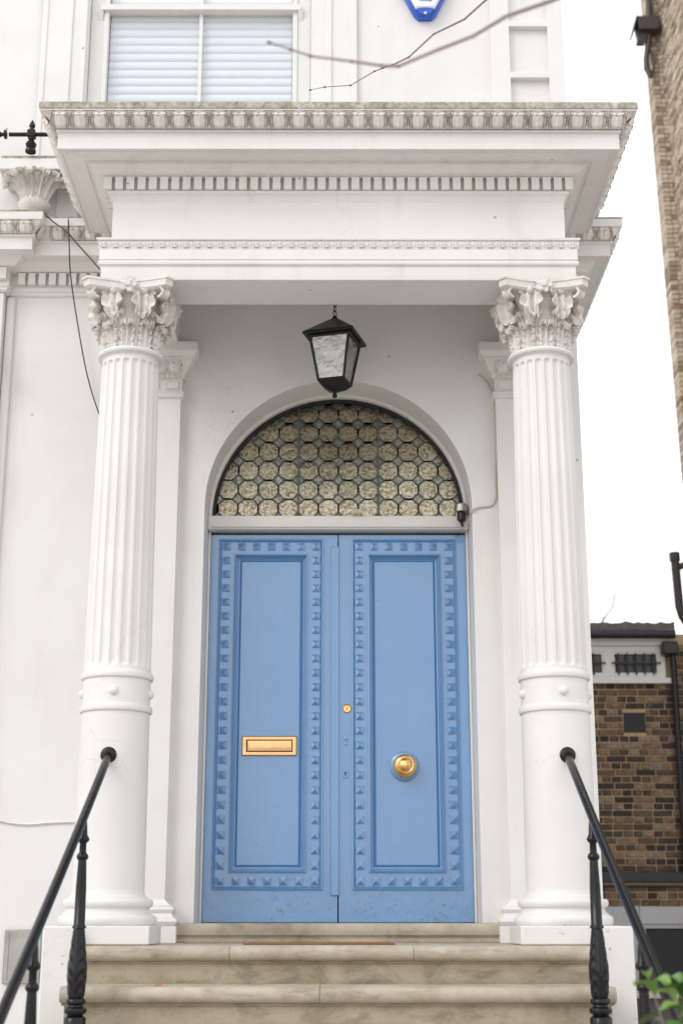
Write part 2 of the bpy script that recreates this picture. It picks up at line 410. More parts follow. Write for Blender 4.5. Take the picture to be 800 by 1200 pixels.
# ------------------------------------------------------------------ the ground
GZ = -1.535
gd = MB().box(-400, 400, -300, 700, GZ-.5, GZ).build('ground', M_ground, None, smooth=0)
tag(gd, 'pale paving round the house and along the street', None, None, 'structure')

# planes of the facade
YW = 8.617          # house wall
YA = 7.55           # architrave face
XA = 1.347
YD = 8.92           # door face
XH = 1.52           # house corner
ZT = -0.095         # top landing

def arch(r, cz, n=40, a0=0, a1=PI):
    return [(r*math.cos(a0+(a1-a0)*i/n), cz+r*math.sin(a0+(a1-a0)*i/n)) for i in range(n+1)]

# ------------------------------------------------------------------ the house
house = thing('stucco_house', (0, YW, 0), 'white stucco townhouse with blue double front door and arched fanlight', 'house')
def H(o): o.location = Vector(o.location) - Vector((0, YW, 0)); return o
CZ, RO = 2.496, .825
door_hole = [(RO, GZ+1.46), (RO, CZ)] + arch(RO, CZ)[1:-1] + [(-RO, CZ), (-RO, GZ+1.46)]
WX, WH = -.945, .755
wz0, wz1 = 4.62, 7.35
win_hole = [(WX-WH, wz0), (WX+WH, wz0), (WX+WH, wz1), (WX-WH, wz1)]
outer = [(-7, GZ-.05), (-RO-.3, GZ-.05), (RO+.3, GZ-.05), (XH, GZ-.05), (XH, 9.2), (-7, 9.2)]
H(MB().plate([outer, door_hole, win_hole], YW, YW+.36).build('front_wall', M_wall, house, smooth=20))
H(MB().box(XH-.3, XH, YW+.36, 16.3, GZ-.05, 9.2).box(-7, XH-.3, 16, 16.3, GZ-.05, 9.2).box(-7, -6.7, YW+.36, 16, GZ-.05, 9.2).build('rear_and_side_wall', M_wall, house, smooth=0))
H(MB().box(-7.1, XH+.1, YW-.1, 16.4, 9.2, 9.4).build('roof', M_slate, house, smooth=0))
H(MB().box(-1.0, 1.0, YW+2.4, YW+2.44, GZ, 3.6).box(-1.04, -1, YW+.37, YW+2.44, GZ, 3.6).box(1, 1.04, YW+.37, YW+2.44, GZ, 3.6).box(WX-1, WX+1, YW+.42, YW+.46, 4.2, 8).box(-1.0, 1.0, YW+.42, YW+2.4, 3.6, 3.64).build('inner_lining', M_dark, house, smooth=0))

# raised-and-sunk lines on the upper wall
ml = MB()
for s in (-1, 1):
    ml.box(WX+s*.765, WX+s*1.07, YW-.022, YW+.02, 4.35, 7.6)
    ml.box(WX+s*.86, WX+s*.90, YW-.034, YW, 4.35, 7.6)
    ml.box(WX+s*1.03, WX+s*1.07, YW-.03, YW, 4.35, 7.6)
H(ml.build('window_architrave', M_wall, house, bevel=.006))
# corner pilaster with sunk panels
px0, px1 = 1.03, XH-.002
pl = MB(); zs = [4.3, 4.94, 5.05, 5.55, 5.66, 6.16, 6.27, 6.77, 6.88, 7.4, 7.5, 9.1]
hole_x = (1.155, 1.415)
zz = [(4.80, 5.155), (5.27, 5.60), (5.715, 6.045), (6.16, 6.49), (6.605, 6.935)]
loops = [[(px0, 4.33), (px1, 4.33), (px1, 9.1), (px0, 9.1)]]
pz = []
for (ya, yb) in ((32, 85), (92, 150), (-22, 25), (-82, -30)):
    a = at(0, ya, YW-.03).z; b_ = at(0, yb, YW-.03).z
    loops.append([(hole_x[0], b_), (hole_x[1], b_), (hole_x[1], a), (hole_x[0], a)])
H(pl.plate(loops, YW-.045, YW+.01).build('corner_pilaster', M_wall, house, smooth=0, bevel=.004))

# house cornice (first-floor level)
hc_prof = [(0, 3.885), (.022, 3.895), (.022, 3.91), (.034, 3.918), (.034, 3.945), (.03, 3.95), (.03, 4.03), (.075, 4.036), (.085, 4.045), (.10, 4.062), (.124, 4.075), (.13, 4.092),
           (.19, 4.096), (.195, 4.088), (.205, 4.088), (.205, 4.165), (.222, 4.172), (.222, 4.182), (.215, 4.19), (.228, 4.215), (.255, 4.245), (.262, 4.258), (.275, 4.262), (.278, 4.312), (0, 4.33)]
RX0, RX1 = -2.62, -2.13
cpath = [(-6.8, YW), (RX0, YW), (RX0, YW-.09), (RX1, YW-.09), (RX1, YW), (-1.25, YW)]
hcor = H(MB().molding(hc_prof, cpath).build('cornice', M_trim, house, smooth=30))
H(MB().molding(hc_prof, [(1.25, YW), (XH, YW), (XH, 12.5)]).build('cornice', M_trim, house, smooth=30))
H(MB().molding([(.2, 4.3135), (.28, 4.3135), (.281, 4.322), (.2, 4.33)], cpath).build('cornice_cap', M_cap, house, smooth=30))
H(MB().molding([(.2, 4.3135), (.28, 4.3135), (.281, 4.322), (.2, 4.33)], [(1.25, YW), (XH, YW), (XH, 12.5)]).build('cornice_cap', M_cap, house, smooth=30))
# pilaster under the ressaut, panel moulding
H(MB().box(RX0, RX1, YW-.09, YW+.01, GZ, 3.884).build('pilaster', M_wall, house, smooth=0, bevel=.006))
H(MB().box(RX1+.002, RX1+.06, YW-.03, YW+.01, -.2, 3.884).build('panel_moulding', M_trim, house, bevel=.012))

# -- carved tiles used on the cornices
def egg_height(s, t):
    """s in -.5..+.5 over one repeat, t 0 bottom .. 1 top; a tongue with a raised rim and a dart between"""
    a = .34*math.sqrt(max(0, 1-((t-.48)/.70)**2))
    h = 0.0
    top = .80 - .10*math.exp(-(s/.06)**2)                      # the tongue is notched at its head
    if abs(s) < a:
        q = abs(s)/max(a, 1e-4)
        h = .001 + .021*math.sqrt(max(0, 1-q*q))*min(1, t*5+.1)
        h += .0035*math.cos(s/.37*PI*3.0)*(1-q)                # soft reeds down its face
        if t > top: h *= max(0, 1-(t-top)/.07)
    rim = math.exp(-((abs(s)-a-.055)/.022)**2)
    if t > top-.05: rim = max(rim, math.exp(-((t-top-.07)/.035)**2)*(1 if abs(s) < .33 else 0))
    h = max(h, .026*rim)
    d = .5-abs(s)
    h = max(h, .028*math.exp(-(d/.05)**2)*math.exp(-((t-.12)/.08)**2))
    if t > .2:
        arm = .09*max(0, t-.35)/.65
        h = max(h, .024*math.exp(-((d-arm)/.02)**2))
    return h
def tile(pitch, hgt, n=18, m=14, f=egg_height, k=1.0, back=.012):
    P = []
    for j in range(m+1):
        t = j/m
        P.append([((i/n-.5)*pitch, -f(i/n-.5, t)*k, t*hgt) for i in range(n+1)])
    mb = MB().grid(P)
    mb.add([(-pitch/2, back, 0), (pitch/2, back, 0), (pitch/2, back, hgt), (-pitch/2, back, hgt)], [(0, 1, 2, 3)])
    return mb
def run_tiles(name, me, parent, A, B, base_out, z, lean, pitch, org, rotz):
    """lay tiles along A->B (plan), starting and ending whole"""
    A, B = Vector(A), Vector(B); L = (B-A).length; n = max(1, round(L/pitch)); d = (B-A)/n
    for i in range(n):
        p = A + d*(i+.5)
        place(name, me, parent, (p.x-org[0], p.y-org[1], z-org[2]), (lean, 0, rotz), (L/n/pitch, 1, 1))
# house-cornice carving
EP = .112
me_egg_h = tile(EP, .082, 30, 20, k=.9).mesh('leaf_carving', M_carve, 40, recalc=False)
lean_h = math.atan2(.04, .068)
def house_eggs(x0, x1, y):
    run_tiles('leaf_carving', me_egg_h, house, (x0, y), (x1, y), 0, 4.187, lean_h, EP, (0, YW, 0), 0)
house_eggs(RX0-.22, RX1+.22, YW-.09-.222); house_eggs(RX1+.30, -1.42, YW-.222); house_eggs(1.42, XH+.22, YW-.222)
run_tiles('leaf_carving', me_egg_h, house, (RX1+.222, YW-.09-.2), (RX1+.222, YW-.20), 0, 4.187, lean_h, EP, (0, YW, 0), PI/2)
run_tiles('leaf_carving', me_egg_h, house, (XH+.222, YW-.2), (XH+.222, YW+1.2), 0, 4.187, lean_h, EP, (0, YW, 0), PI/2)
# dentils
me_dent_h = MB().box(-.022, .022, -.042, .002, 0, .078).mesh('dentil', M_trim, 0)
x = RX1+.10
while x < -1.36:
    place('dentil', me_dent_h, house, (x, -.03, 3.952)); x += .0655
x = RX0+.03
while x < RX1:
    place('dentil', me_dent_h, house, (x, -.12, 3.952)); x += .0655
for k in range(3): place('dentil', me_dent_h, house, (1.385+.0655*k, -.03, 3.952))
for k in range(12): place('dentil', me_dent_h, house, (XH+.03, .03+.0655*k, 3.952), (0, 0, PI/2))

# -- a generic carved leaf
def leaf_mesh(path, widths, lobes=5, deep=.28, groove=.006, cup=.02, thick=.007, nu=26, nw=12, bead=0):
    """path: (out, z) control points; leaf faces out along +x"""
    def samp(arr, u):
        f = u*(len(arr)-1); i = min(int(f), len(arr)-2); t = f-i
        p0 = arr[max(i-1, 0)]; p1 = arr[i]; p2 = arr[i+1]; p3 = arr[min(i+2, len(arr)-1)]
        def cr(a, b, c, d): return .5*((2*b)+(-a+c)*t+(2*a-5*b+4*c-d)*t*t+(-a+3*b-3*c+d)*t**3)
        if isinstance(p1, tuple): return tuple(cr(p0[k], p1[k], p2[k], p3[k]) for k in range(len(p1)))
        return cr(p0, p1, p2, p3)
    F = []; Bk = []
    for j in range(nu+1):
        u = j/nu; o, z = samp(path, u); o2, z2 = samp(path, min(1, u+.01)); o1, z1 = samp(path, max(0, u-.01))
        t = Vector((o2-o1, z2-z1)).normalized(); nrm = Vector((t.y, -t.x))
        fl_ = (lobes*u) % 1.0
        wd = max(.002, samp(widths, u)) * (1 - deep + deep*max(0, math.sin(PI*fl_**1.5))**.75)
        fr = []; br = []
        for i in range(nw+1):
            q = i/nw*2-1
            h = groove*math.cos(q*PI*3.0) * min(1, u*4) + groove*.8*abs(q)*math.cos(2*PI*(lobes*u-abs(q)*.6)) + groove*1.3*math.exp(-(q/.16)**2) - cup*q*q
            if bead: h += bead*math.exp(-((abs(q)-.85)/.15)**2)*abs(math.sin(bead and lobes*2*PI*u))
            fr.append((o+nrm.x*h, q*wd, z+nrm.y*h)); br.append((o+nrm.x*(h-thick), q*wd*.96, z+nrm.y*(h-thick)))
        F.append(fr); Bk.append(br)
    mb = MB(); n = nw+1; mb.grid(F); o0 = len(mb.v); mb.grid(Bk)
    m = nu+1; fs = []
    for j in range(nu):
        fs += [(j*n, (j+1)*n, o0+(j+1)*n, o0+j*n), (j*n+nw, o0+j*n+nw, o0+(j+1)*n+nw, (j+1)*n+nw)]
    for i in range(nw):
        fs += [(i, o0+i, o0+i+1, i+1), ((m-1)*n+i, (m-1)*n+i+1, o0+(m-1)*n+i+1, o0+(m-1)*n+i)]
    mb.f += fs
    return mb

# acanthus corbel that stands on the ressaut and carries a ledge
corb_c = (-1.955, YW-.17)
H(MB().box(-2.17, -1.42, YW-.30, YW+.01, 4.645, 4.725).build('window_ledge', M_wall, house, bevel=.008))
H(MB().box(-2.16, -1.43, YW-.285, YW+.01, 4.727, 4.75).build('ledge_top', M_cap, house))
cb = MB().lathe([(.055, 4.335), (.06, 4.355), (.035, 4.362), (.035, 4.375), (.06, 4.39), (.092, 4.43), (.10, 4.46), (.085, 4.465), (.07, 4.49), (.08, 4.56), (.12, 4.64)], (corb_c[0], corb_c[1], 0), 40,
                mod=lambda r, z, a: r*(1+.05*abs(math.sin(10*a))) if 4.385 < z < 4.462 else r)
corbel = H(cb.build('corbel', M_capital, house))
me_cleaf = leaf_mesh([(.07, 0), (.085, .06), (.115, .115), (.15, .14), (.165, .125), (.16, .10)], [.02, .042, .058, .055, .04, .008], 4, .5, .008, .015).mesh('corbel_leaf', M_capital, 50)
for a in (-150, -120, -90, -60, -30, -180, 0):
    place('corbel_leaf', me_cleaf, corbel, (corb_c[0], corb_c[1], 4.485), (0, 0, R(a)), (1.1, .8, .95))
me_drop = leaf_mesh([(0, 0), (.03, -.03), (.045, -.1), (.035, -.17), (.01, -.22)], [.02, .07, .08, .05, .01], 5, .35, .006, .01).mesh('carved_drop', M_capital, 50)
place('carved_drop', me_drop, house, (-2.2, -.085, 3.50), (0, 0, -PI/2))

# ------------------------------------------------------------------ upper sash window (a part of the house)
WY = YW+.055
wf = MB()
for s in (-1, 1):
    wf.box(WX+s*.63, WX+s*.753, WY, WY+.14, wz0, wz1)
    wf.box(WX+s*.63, WX+s*.665, WY+.04-.05, WY, wz0, wz1)
wf.box(WX-.63, WX+.63, WY+.02, WY+.1, wz0, wz0+.09)
window = H(wf.build('window', M_whitewood, house, bevel=.004))
zr = at(0, 13.0, WY-.02).z
mr_ = MB().box(WX-.69, WX+.69, WY-.035, WY+.05, zr, zr+.045)
for s in (-1, 1):   # horns of the upper sash
    mr_.add([(WX+s*.667, WY-.033, zr), (WX+s*.70, WY-.033, zr), (WX+s*.70, WY+.02, zr-.11), (WX+s*.667, WY+.02, zr-.11), (WX+s*.667, WY+.04, zr), (WX+s*.70, WY+.04, zr)], [(0,1,2,3), (0,3,4), (1,5,2), (0,4,5,1), (3,2,5,4)])
mr_.build('meeting_rail', M_whitewood, window, bevel=.004)
MB().box(WX-.012, WX+.012, WY+.012, WY+.05, wz0+.09, zr-.001).box(WX-.012, WX+.012, WY+.012, WY+.05, zr+.047, wz1).build('glazing_bar', M_whitewood, window)
for s in (0, 1):
    MB().box(WX-.628+s*.642, WX-.014+s*.642, WY+.028, WY+.032, wz0+.09, zr).build('pane', M_pane, window, smooth=0)
MB().box(WX-.628, WX+.628, WY+.06, WY+.064, zr+.05, wz1).build('pane', M_pane, window, smooth=0)
me_slat = MB().grid([[(-.625, .012, 0), (.625, .012, 0)], [(-.625, -.004, .012), (.625, -.004, .012)], [(-.625, -.010, .035), (.625, -.010, .035)], [(-.625, 0, .066), (.625, 0, .066)], [(-.625, .014, .07), (.625, .014, .07)]]).mesh('blind_slat', M_blind, 60)
for k in range(40):
    z = wz0+.06+.0635*k
    if z > wz1-.06: break
    o = place('blind_slat', me_slat, window, (WX, WY+.062, z))
MB().box(WX-.625, WX+.625, WY+.105, WY+.109, wz0, wz1).build('blind_backing', M_blind, window, smooth=0)

# ------------------------------------------------------------------ door frame, fanlight
fr = MB()
for s in (-1, 1): fr.box(s*.808, s*.824, YD-.012, YD+.05, .012, 2.407)
fr.box(-.823, .823, YD-.07, YD+.05, 2.408, 2.497)
fr.box(-.80, .80, YD-.085, YD-.068, 2.418, 2.432)
H(fr.build('door_frame', M_frame, house, bevel=.005))
fan_c = CZ+.006
rg = MB()
def arc_band(mb, r0, r1, y0, y1, cz, n=64):
    P = arch(r1, cz, n); Q = arch(r0, cz, n); vs = []; fs = []
    for (a, b_) in ((P, y0), (P, y1), (Q, y1), (Q, y0)): vs += [(x, b_, z) for x, z in a]
    m = n+1
    for k in range(4):
        k2 = (k+1) % 4
        for i in range(n): fs.append((k*m+i, k*m+i+1, k2*m+i+1, k2*m+i))
    fs += [(0, m, 2*m, 3*m), (n, m+n, 2*m+n, 3*m+n)]
    return mb.add(vs, fs)
arc_band(rg, .803, .8235, YD-.045, YD+.05, fan_c)
fan = H(rg.build('fanlight', M_frame, house, bevel=.003))
ed = MB(); arc_band(ed, .783, .8025, YD-.005, YD+.05, fan_c); ed.box(-.803, .803, YD-.004, YD+.05, fan_c-.004, fan_c+.012)
ed.build('dark_edge', M_dark, fan)
GY = YD+.03; RG = .785; PT = .1285
cl_poly = arch(RG, fan_c, 72)
def clip(poly, cpoly):
    out = poly
    for i in range(len(cpoly)):
        ax, az = cpoly[i]; bx, bz = cpoly[(i+1) % len(cpoly)]
        inp = out; out = []
        if not inp: break
        def side(p): return (bx-ax)*(p[1]-az)-(bz-az)*(p[0]-ax)
        for k in range(len(inp)):
            p, q = inp[k], inp[(k+1) % len(inp)]; sp, sq = side(p), side(q)
            if sp >= 0: out.append(p)
            if (sp >= 0) != (sq >= 0):
                t = sp/(sp-sq); out.append((p[0]+(q[0]-p[0])*t, p[1]+(q[1]-p[1])*t))
    return out
def area(p): return .5*abs(sum(p[i][0]*p[(i+1) % len(p)][1]-p[(i+1) % len(p)][0]*p[i][1] for i in range(len(p))))
def poly_pane(name, p, m, y, tilt=.0):
    cx = sum(a for a, _ in p)/len(p); cz = sum(b for _, b in p)/len(p)
    tx, tz = random.uniform(-tilt, tilt), .04+.25*max(0, cz-fan_c)/.79*(.45+.55*math.exp(-(cx/.42)**2))+random.uniform(-tilt, tilt)   # lean shaped to darken the reflections towards the top centre
    f = [(a-cx, (a-cx)*tx+(b-cz)*tz, b-cz) for a, b in p]; g = [(a, yy+.004, b) for a, yy, b in f]
    n = len(p); fs = [tuple(range(n-1, -1, -1)), tuple(range(n, 2*n))] + [(i, (i+1) % n, n+(i+1) % n, n+i) for i in range(n)]
    return MB().add(f+g, fs).build(name, m, fan, smooth=0, loc=(cx, y, cz))
came = MB()
def strip(mb, p, q, wd, y0, y1):
    d = Vector((q[0]-p[0], q[1]-p[1]))
    if d.length < .004: return
    n = Vector((-d.y, d.x)).normalized()*wd/2
    a = [(p[0]+n.x, p[1]+n.y), (q[0]+n.x, q[1]+n.y), (q[0]-n.x, q[1]-n.y), (p[0]-n.x, p[1]-n.y)]
    mb.add([(x, y0, z) for x, z in a]+[(x, y1, z) for x, z in a], [(0,1,2,3), (7,6,5,4), (0,4,5,1), (1,5,6,2), (2,6,7,3), (3,7,4,0)])
CH = .0385     # corner cut of the octagons
for j in range(0, 7):
    for i in range(-7, 7):
        cx = (i+.5)*PT; cz = fan_c+.006+(j+.5)*PT; h = PT/2
        oc = [(cx-h+CH, cz-h), (cx+h-CH, cz-h), (cx+h, cz-h+CH), (cx+h, cz+h-CH), (cx+h-CH, cz+h), (cx-h+CH, cz+h), (cx-h, cz+h-CH), (cx-h, cz-h+CH)]
        ins = [(cx+(a-cx)*.985, cz+(b-cz)*.985) for a, b in oc]
        c = clip(ins, cl_poly)
        if len(c) > 2 and area(c) > .0006: poly_pane('octagon_pane', c, M_octglass, GY, .03)
        for k in range(8):
            sg = clip_seg = None
            p, q = oc[k], oc[(k+1) % 8]
            if max(math.hypot(p[0], p[1]-fan_c), math.hypot(q[0], q[1]-fan_c)) < RG+.01 and min(p[1], q[1]) > fan_c-.01:
                strip(came, p, q, .010, GY-.004, GY+.005)
for j in range(0, 8):
    for i in range(-7, 8):
        cx = i*PT; cz = fan_c+.006+j*PT; k = CH*.96
        c = clip([(cx, cz-k), (cx+k, cz), (cx, cz+k), (cx-k, cz)], cl_poly)
        if len(c) > 2 and area(c) > .0004: poly_pane('diamond_pane', c, M_diaglass, GY+.001, .03)
for xx in (-2*PT, 2*PT):
    came.box(xx-.006, xx+.006, GY-.02, GY-.013, fan_c+.01, fan_c+math.sqrt(RG**2-xx**2))
for k in (-2, 2):
    pass
came.build('lead_came', M_lead, fan, smooth=0)
# sheer cream sheets added behind the glass, staggered to darken the top centre gradually
for k in range(5):
    P = []
    for j in range(9):
        row = []
        for i in range(61):
            x = -.80+1.6*i/60
            top = fan_c + .66 - .050*k - (.36+.01*k)*math.exp(-((x-.03)/(.34+.02*k))**2)
            z0_ = fan_c-.25; row.append((x, GY+.09+.018*k+.008*math.sin(i*1.3+k)*(1-j/16), z0_+(top-z0_)*j/8))
        P.append(row)
    MB().grid(P).build('added_tone_sheet', M_tonesheet, fan, smooth=60, recalc=False)

# ------------------------------------------------------------------ the double door
def door_leaf(x0, x1, bx0, bx1, mirror):
    rings = [((x0, x1, .016, 2.388), .045), ((x0, x1, .016, 2.388), 0)]
    B = (bx0, bx1, .20, 2.362)
    def ins(b, d): return (b[0]+d, b[1]-d, b[2]+d, b[3]-d)
    rings += [(B, 0), (ins(B, .002), -.011), (ins(B, .010), -.013), (ins(B, .016), -.006), (ins(B, .022), .002), (ins(B, .10), .002), (ins(B, .102), -.010), (ins(B, .111), -.013), (ins(B, .115), .006),
              (ins(B, .118), .014), (ins(B, .124), .013), (ins(B, .127), .026), (ins(B, .133), .028), (ins(B, .148), .016)]
    vs = []; fs = []
    for (b, y) in rings: vs += [(b[0], YD+y, b[2]), (b[1], YD+y, b[2]), (b[1], YD+y, b[3]), (b[0], YD+y, b[3])]
    for k in range(len(rings)-1):
        for i in range(4): fs.append((k*4+i, k*4+(i+1) % 4, k*4+4+(i+1) % 4, k*4+4+i))
    fs.append((0, 1, 2, 3)); n = len(vs); fs.append((n-4, n-3, n-2, n-1))
    return MB().add(vs, fs)
me_stud = MB().add([(-.0235,0,-.0235),(.0235,0,-.0235),(.0235,0,.0235),(-.0235,0,.0235),(-.0225,-.008,-.0225),(.0225,-.008,-.0225),(.0225,-.008,.0225),(-.0225,-.008,.0225),(0,-.021,0)],
                   [(0,1,5,4),(1,2,6,5),(2,3,7,6),(3,0,4,7),(4,5,8),(5,6,8),(6,7,8),(7,4,8),(3,2,1,0)]).mesh('stud', M_blue, 0)
def studs(parent, xa, xb):
    zt, zb = 2.311, .2535
    for i in range(7):
        xx = xa+(xb-xa)*i/6
        for z in (zt, zb): place('stud', me_stud, parent, (xx, YD+.002-YW, z), (0, random.uniform(-.03, .03), 0))
    for j in range(1, 23):
        z = zt+(zb-zt)*j/23
        for xx in (xa, xb): place('stud', me_stud, parent, (xx, YD+.002-YW, z), (0, random.uniform(-.03, .03), 0))
leafL = door_leaf(-.806, -.004, -.755, -.092, False).build('door_leaf', M_blue, house, smooth=0); H(leafL)
leafL['label'] = 'door leaf with the brass letter slot'
leafR = door_leaf(.004, .806, .082, .745, True).build('door_leaf', M_blue, house, smooth=0); H(leafR)
leafR['label'] = 'door leaf with the round brass knob'
def inl(o, leaf): o.location = Vector(o.location); return o
# children of the leaves use the leaf's own (shifted) frame
for lf, a, b_ in ((leafL, -.704, -.141), (leafR, .132, .694)):
    studs_parent = lf
    zt, zb = 2.311, .2535
    pts = [(a+(b_-a)*i/6, z) for i in range(7) for z in (zt, zb)] + [(xx, zt+(zb-zt)*j/23) for j in range(1, 23) for xx in (a, b_)]
    for (xx, z) in pts: place('stud', me_stud, lf, (xx, YD+.002, z), (0, random.uniform(-.03, .03), 0))
MB().box(-.045, .004, YD-.016, YD-.0005, .17, 2.31).build('meeting_strip', M_blue, leafL, bevel=.003)
# brass letter slot
lb = MB(); cxl, czl = -.420, 1.055
def rr(b, y): return [(b[0], y, b[2]), (b[1], y, b[2]), (b[1], y, b[3]), (b[0], y, b[3])]
seq = [((-.168,.168,-.06,.06), .017), ((-.168,.168,-.06,.06), .006), ((-.162,.162,-.054,.054), .0), ((-.142,.142,-.038,.038), -.0), ((-.1405,.1405,-.0365,.0365), .016), ((-.136,.136,-.032,.032), .016), ((-.1355,.1355,-.0315,.0315), .004), ((-.128,.128,-.025,.025), .002)]
vs_ = []; fs_ = []
for b_, y in seq: vs_ += [(cxl+p[0], YD+y, czl+p[2]) for p in rr(b_, y)]
for k in range(len(seq)-1):
    for i in range(4): fs_.append((k*4+i, k*4+(i+1) % 4, k*4+4+(i+1) % 4, k*4+4+i))
fs_.append((len(vs_)-4, len(vs_)-3, len(vs_)-2, len(vs_)-1))
lb.add(vs_, fs_).build('letter_slot', M_brassflat, leafL, smooth=20)
# knob, lock, keyholes on the other leaf
def ylathe(prof, c, n=40):
    mb = MB().lathe([(r, z) for r, z in prof], (0,0,0), n); return mb.xf(Matrix.Translation(Vector(c)) @ Matrix.Rotation(R(90), 4, 'X'))
kc = (.405, YD+.017, .93)
ylathe([(.09, -.005), (.09, .012), (.082, .018), (.07, .02)], kc).build('knob_backplate', M_blue, leafR)
ylathe([(.068, .015), (.070, .022), (.066, .03), (.060, .033), (.034, .036), (.030, .05), (.036, .058), (.056, .062), (.066, .075), (.066, .088), (.058, .097), (.046, .102), (.042, .100), (.036, .106), (.026, .113), (.014, .118), (.001, .119)], kc).build('door_knob', M_brass, leafR)
ylathe([(.027, -.002), (.027, .006), (.022, .010), (.017, .008), (.012, .009), (.001, .009)], (.053, YD, 1.283)).build('lock', M_brass, leafR)
MB().box(.051, .055, YD-.0098, YD-.008, 1.275, 1.291).build('lock_slot', M_dark, leafR, smooth=0)
kk = MB(); zk = at(0, 868, YD).z
ylathe([(.013, 0), (.013, .006), (.008, .009), (.001, .009)], (.047, YD, zk+.012), 16).build('keyhole_cover', M_blue, leafR)
MB().box(.037, .057, YD-.006, YD, zk-.028, zk+.008).build('keyhole_cover', M_blue, leafR, bevel=.004)
zk = at(0, 907, YD).z
MB().box(.030, .060, YD-.006, YD, zk-.026, zk+.026).build('keyhole_plate', M_blue, leafR, bevel=.004)
ylathe([(.006, 0), (.006, .0075)], (.044, YD, zk+.006), 12).build('keyhole', M_dark, leafR)
MB().box(.041, .047, YD-.0076, YD-.006, zk-.012, zk+.004).build('keyhole', M_dark, leafR, smooth=0)

# stone sill under the door
H(MB().molding([(0, ZT+.001), (.075, ZT+.001), (.078, ZT+.022), (.06, ZT+.026), (.06, ZT+.036), (.075, ZT+.04), (.082, ZT+.06), (.082, ZT+.092), (.072, ZT+.104), (0, ZT+.107)],
   [(-.875, YD+.05), (-.875, YW-.01), (.875, YW-.01), (.875, YD+.05)]).box(-.82, .82, YW+.02, YD+.06, ZT, ZT+.106).build('door_sill', M_nosing, house, smooth=40))

# ------------------------------------------------------------------ the portico
portico = thing('entrance_portico', (0, YA, ZT), 'white columned portico with carved cornice over the front steps', 'portico')
O = Vector((0, YA, ZT))
def P_(o): o.location = Vector(o.location) - O; return o
upath = [(-XA, YW-.0015), (-XA, YA), (XA, YA), (XA, YW-.0015)]
e_prof = [(-.34, 3.91), (-.34, 3.519), (-.001, 3.519), (0, 3.521), (0, 3.602), (.004, 3.604), (.004, 3.607), (.014, 3.609), (.017, 3.620), (.014, 3.631), (.006, 3.633), (.006, 3.637), (.012, 3.641), (.012, 3.703),
          (.014, 3.706), (.012, 3.712), (.012, 3.752), (.028, 3.756), (.030, 3.768), (-.044, 3.772), (-.044, 4.028), (-.040, 4.033), (-.036, 4.05), (-.026, 4.066), (-.014, 4.073), (-.012, 4.086), (-.032, 4.088), (-.032, 4.166),
          (.004, 4.166), (.010, 4.168), (.03, 4.172), (.055, 4.183), (.072, 4.198), (.078, 4.203), (.086, 4.204), (.086, 4.222), (.105, 4.224), (.108, 4.218), (.19, 4.218), (.193, 4.224), (.222, 4.224), (.226, 4.214), (.2376, 4.214),
          (.2376, 4.312), (.250, 4.314), (.252, 4.326), (.246, 4.334), (.262, 4.36), (.296, 4.394), (.302, 4.402), (.328, 4.406), (.330, 4.411)]
ent = P_(MB().molding(e_prof + [(-.34, 4.411)], upath).build('entablature', M_trim, portico, smooth=30))
OE = Vector((0, 0, 0))
P_(MB().molding([(-.4, 4.4115), (.330, 4.4115), (.334, 4.418), (.333, 4.452), (.322, 4.463), (-.4, 4.475)], upath).build('cornice_cap', M_cap, portico, smooth=30))
P_(MB().box(-XA+.3, XA-.3, YA+.3, YW, 3.905, 3.95).box(-XA+.3, XA-.3, YA+.3, YW, 4.43, 4.47).build('porch_ceiling', M_porch, portico, smooth=0))
# carved runs: children of the entablature (its frame is shifted by -O from the world)
EPP = .1136
me_egg = tile(EPP, .098, 30, 20, k=1.1).mesh('leaf_carving', M_carve, 40, recalc=False)
lean = math.atan2(.052, .062)
HX = XA+.256; FY = YA-.256
run_tiles('leaf_carving', me_egg, ent, (-HX-.02, FY), (HX+.02, FY), 0, 4.331, lean, EPP, (0,0,0), 0)
run_tiles('leaf_carving', me_egg, ent, (HX, FY), (HX, YW-.28), 0, 4.331, lean, EPP, (0,0,0), PI/2)
run_tiles('leaf_carving', me_egg, ent, (-HX, YW-.28), (-HX, FY), 0, 4.331, lean, EPP, (0,0,0), -PI/2)
me_dent = MB().box(-.0225, .0225, -.05, .012, 0, .0765).mesh('dentil', M_trim, 0)
nd = 42
for i in range(nd):
    place('dentil', me_dent, ent, (-XA+.016+(2*XA-.032)*i/(nd-1), YA+.040, 4.0885))
for s in (-1, 1):
    for k in range(15): place('dentil', me_dent, ent, (s*(XA-.038), YA+.075+.0641*k, 4.0885), (0, 0, s*PI/2))
def ribbon_h(s, t):
    a = abs(s)
    h = .010*math.exp(-((math.hypot(s/.30, (t-.42)/.42)-.85)/.22)**2)
    h = max(h, .012*math.exp(-((math.hypot(s/.14, (t-.5)/.3))**2)))
    h = max(h, .011*math.exp(-((.5-a)/.07)**2)*math.exp(-((t-.55)/.35)**2))
    return h
me_rib = tile(.067, .040, 12, 8, ribbon_h, 1.25, .004).mesh('ribbon_carving', M_trim, 50, recalc=False)
run_tiles('ribbon_carving', me_rib, ent, (-XA-.02, YA-.0125), (XA+.02, YA-.0125), 0, 3.712, 0.10, .067, (0,0,0), 0)
for s in (-1, 1):
    A = (s*(XA+.0125), YA-.01); B = (s*(XA+.0125), YW-.02)
    run_tiles('ribbon_carving', me_rib, ent, A if s > 0 else B, B if s > 0 else A, 0, 3.712, .10, .067, (0,0,0), s*PI/2)

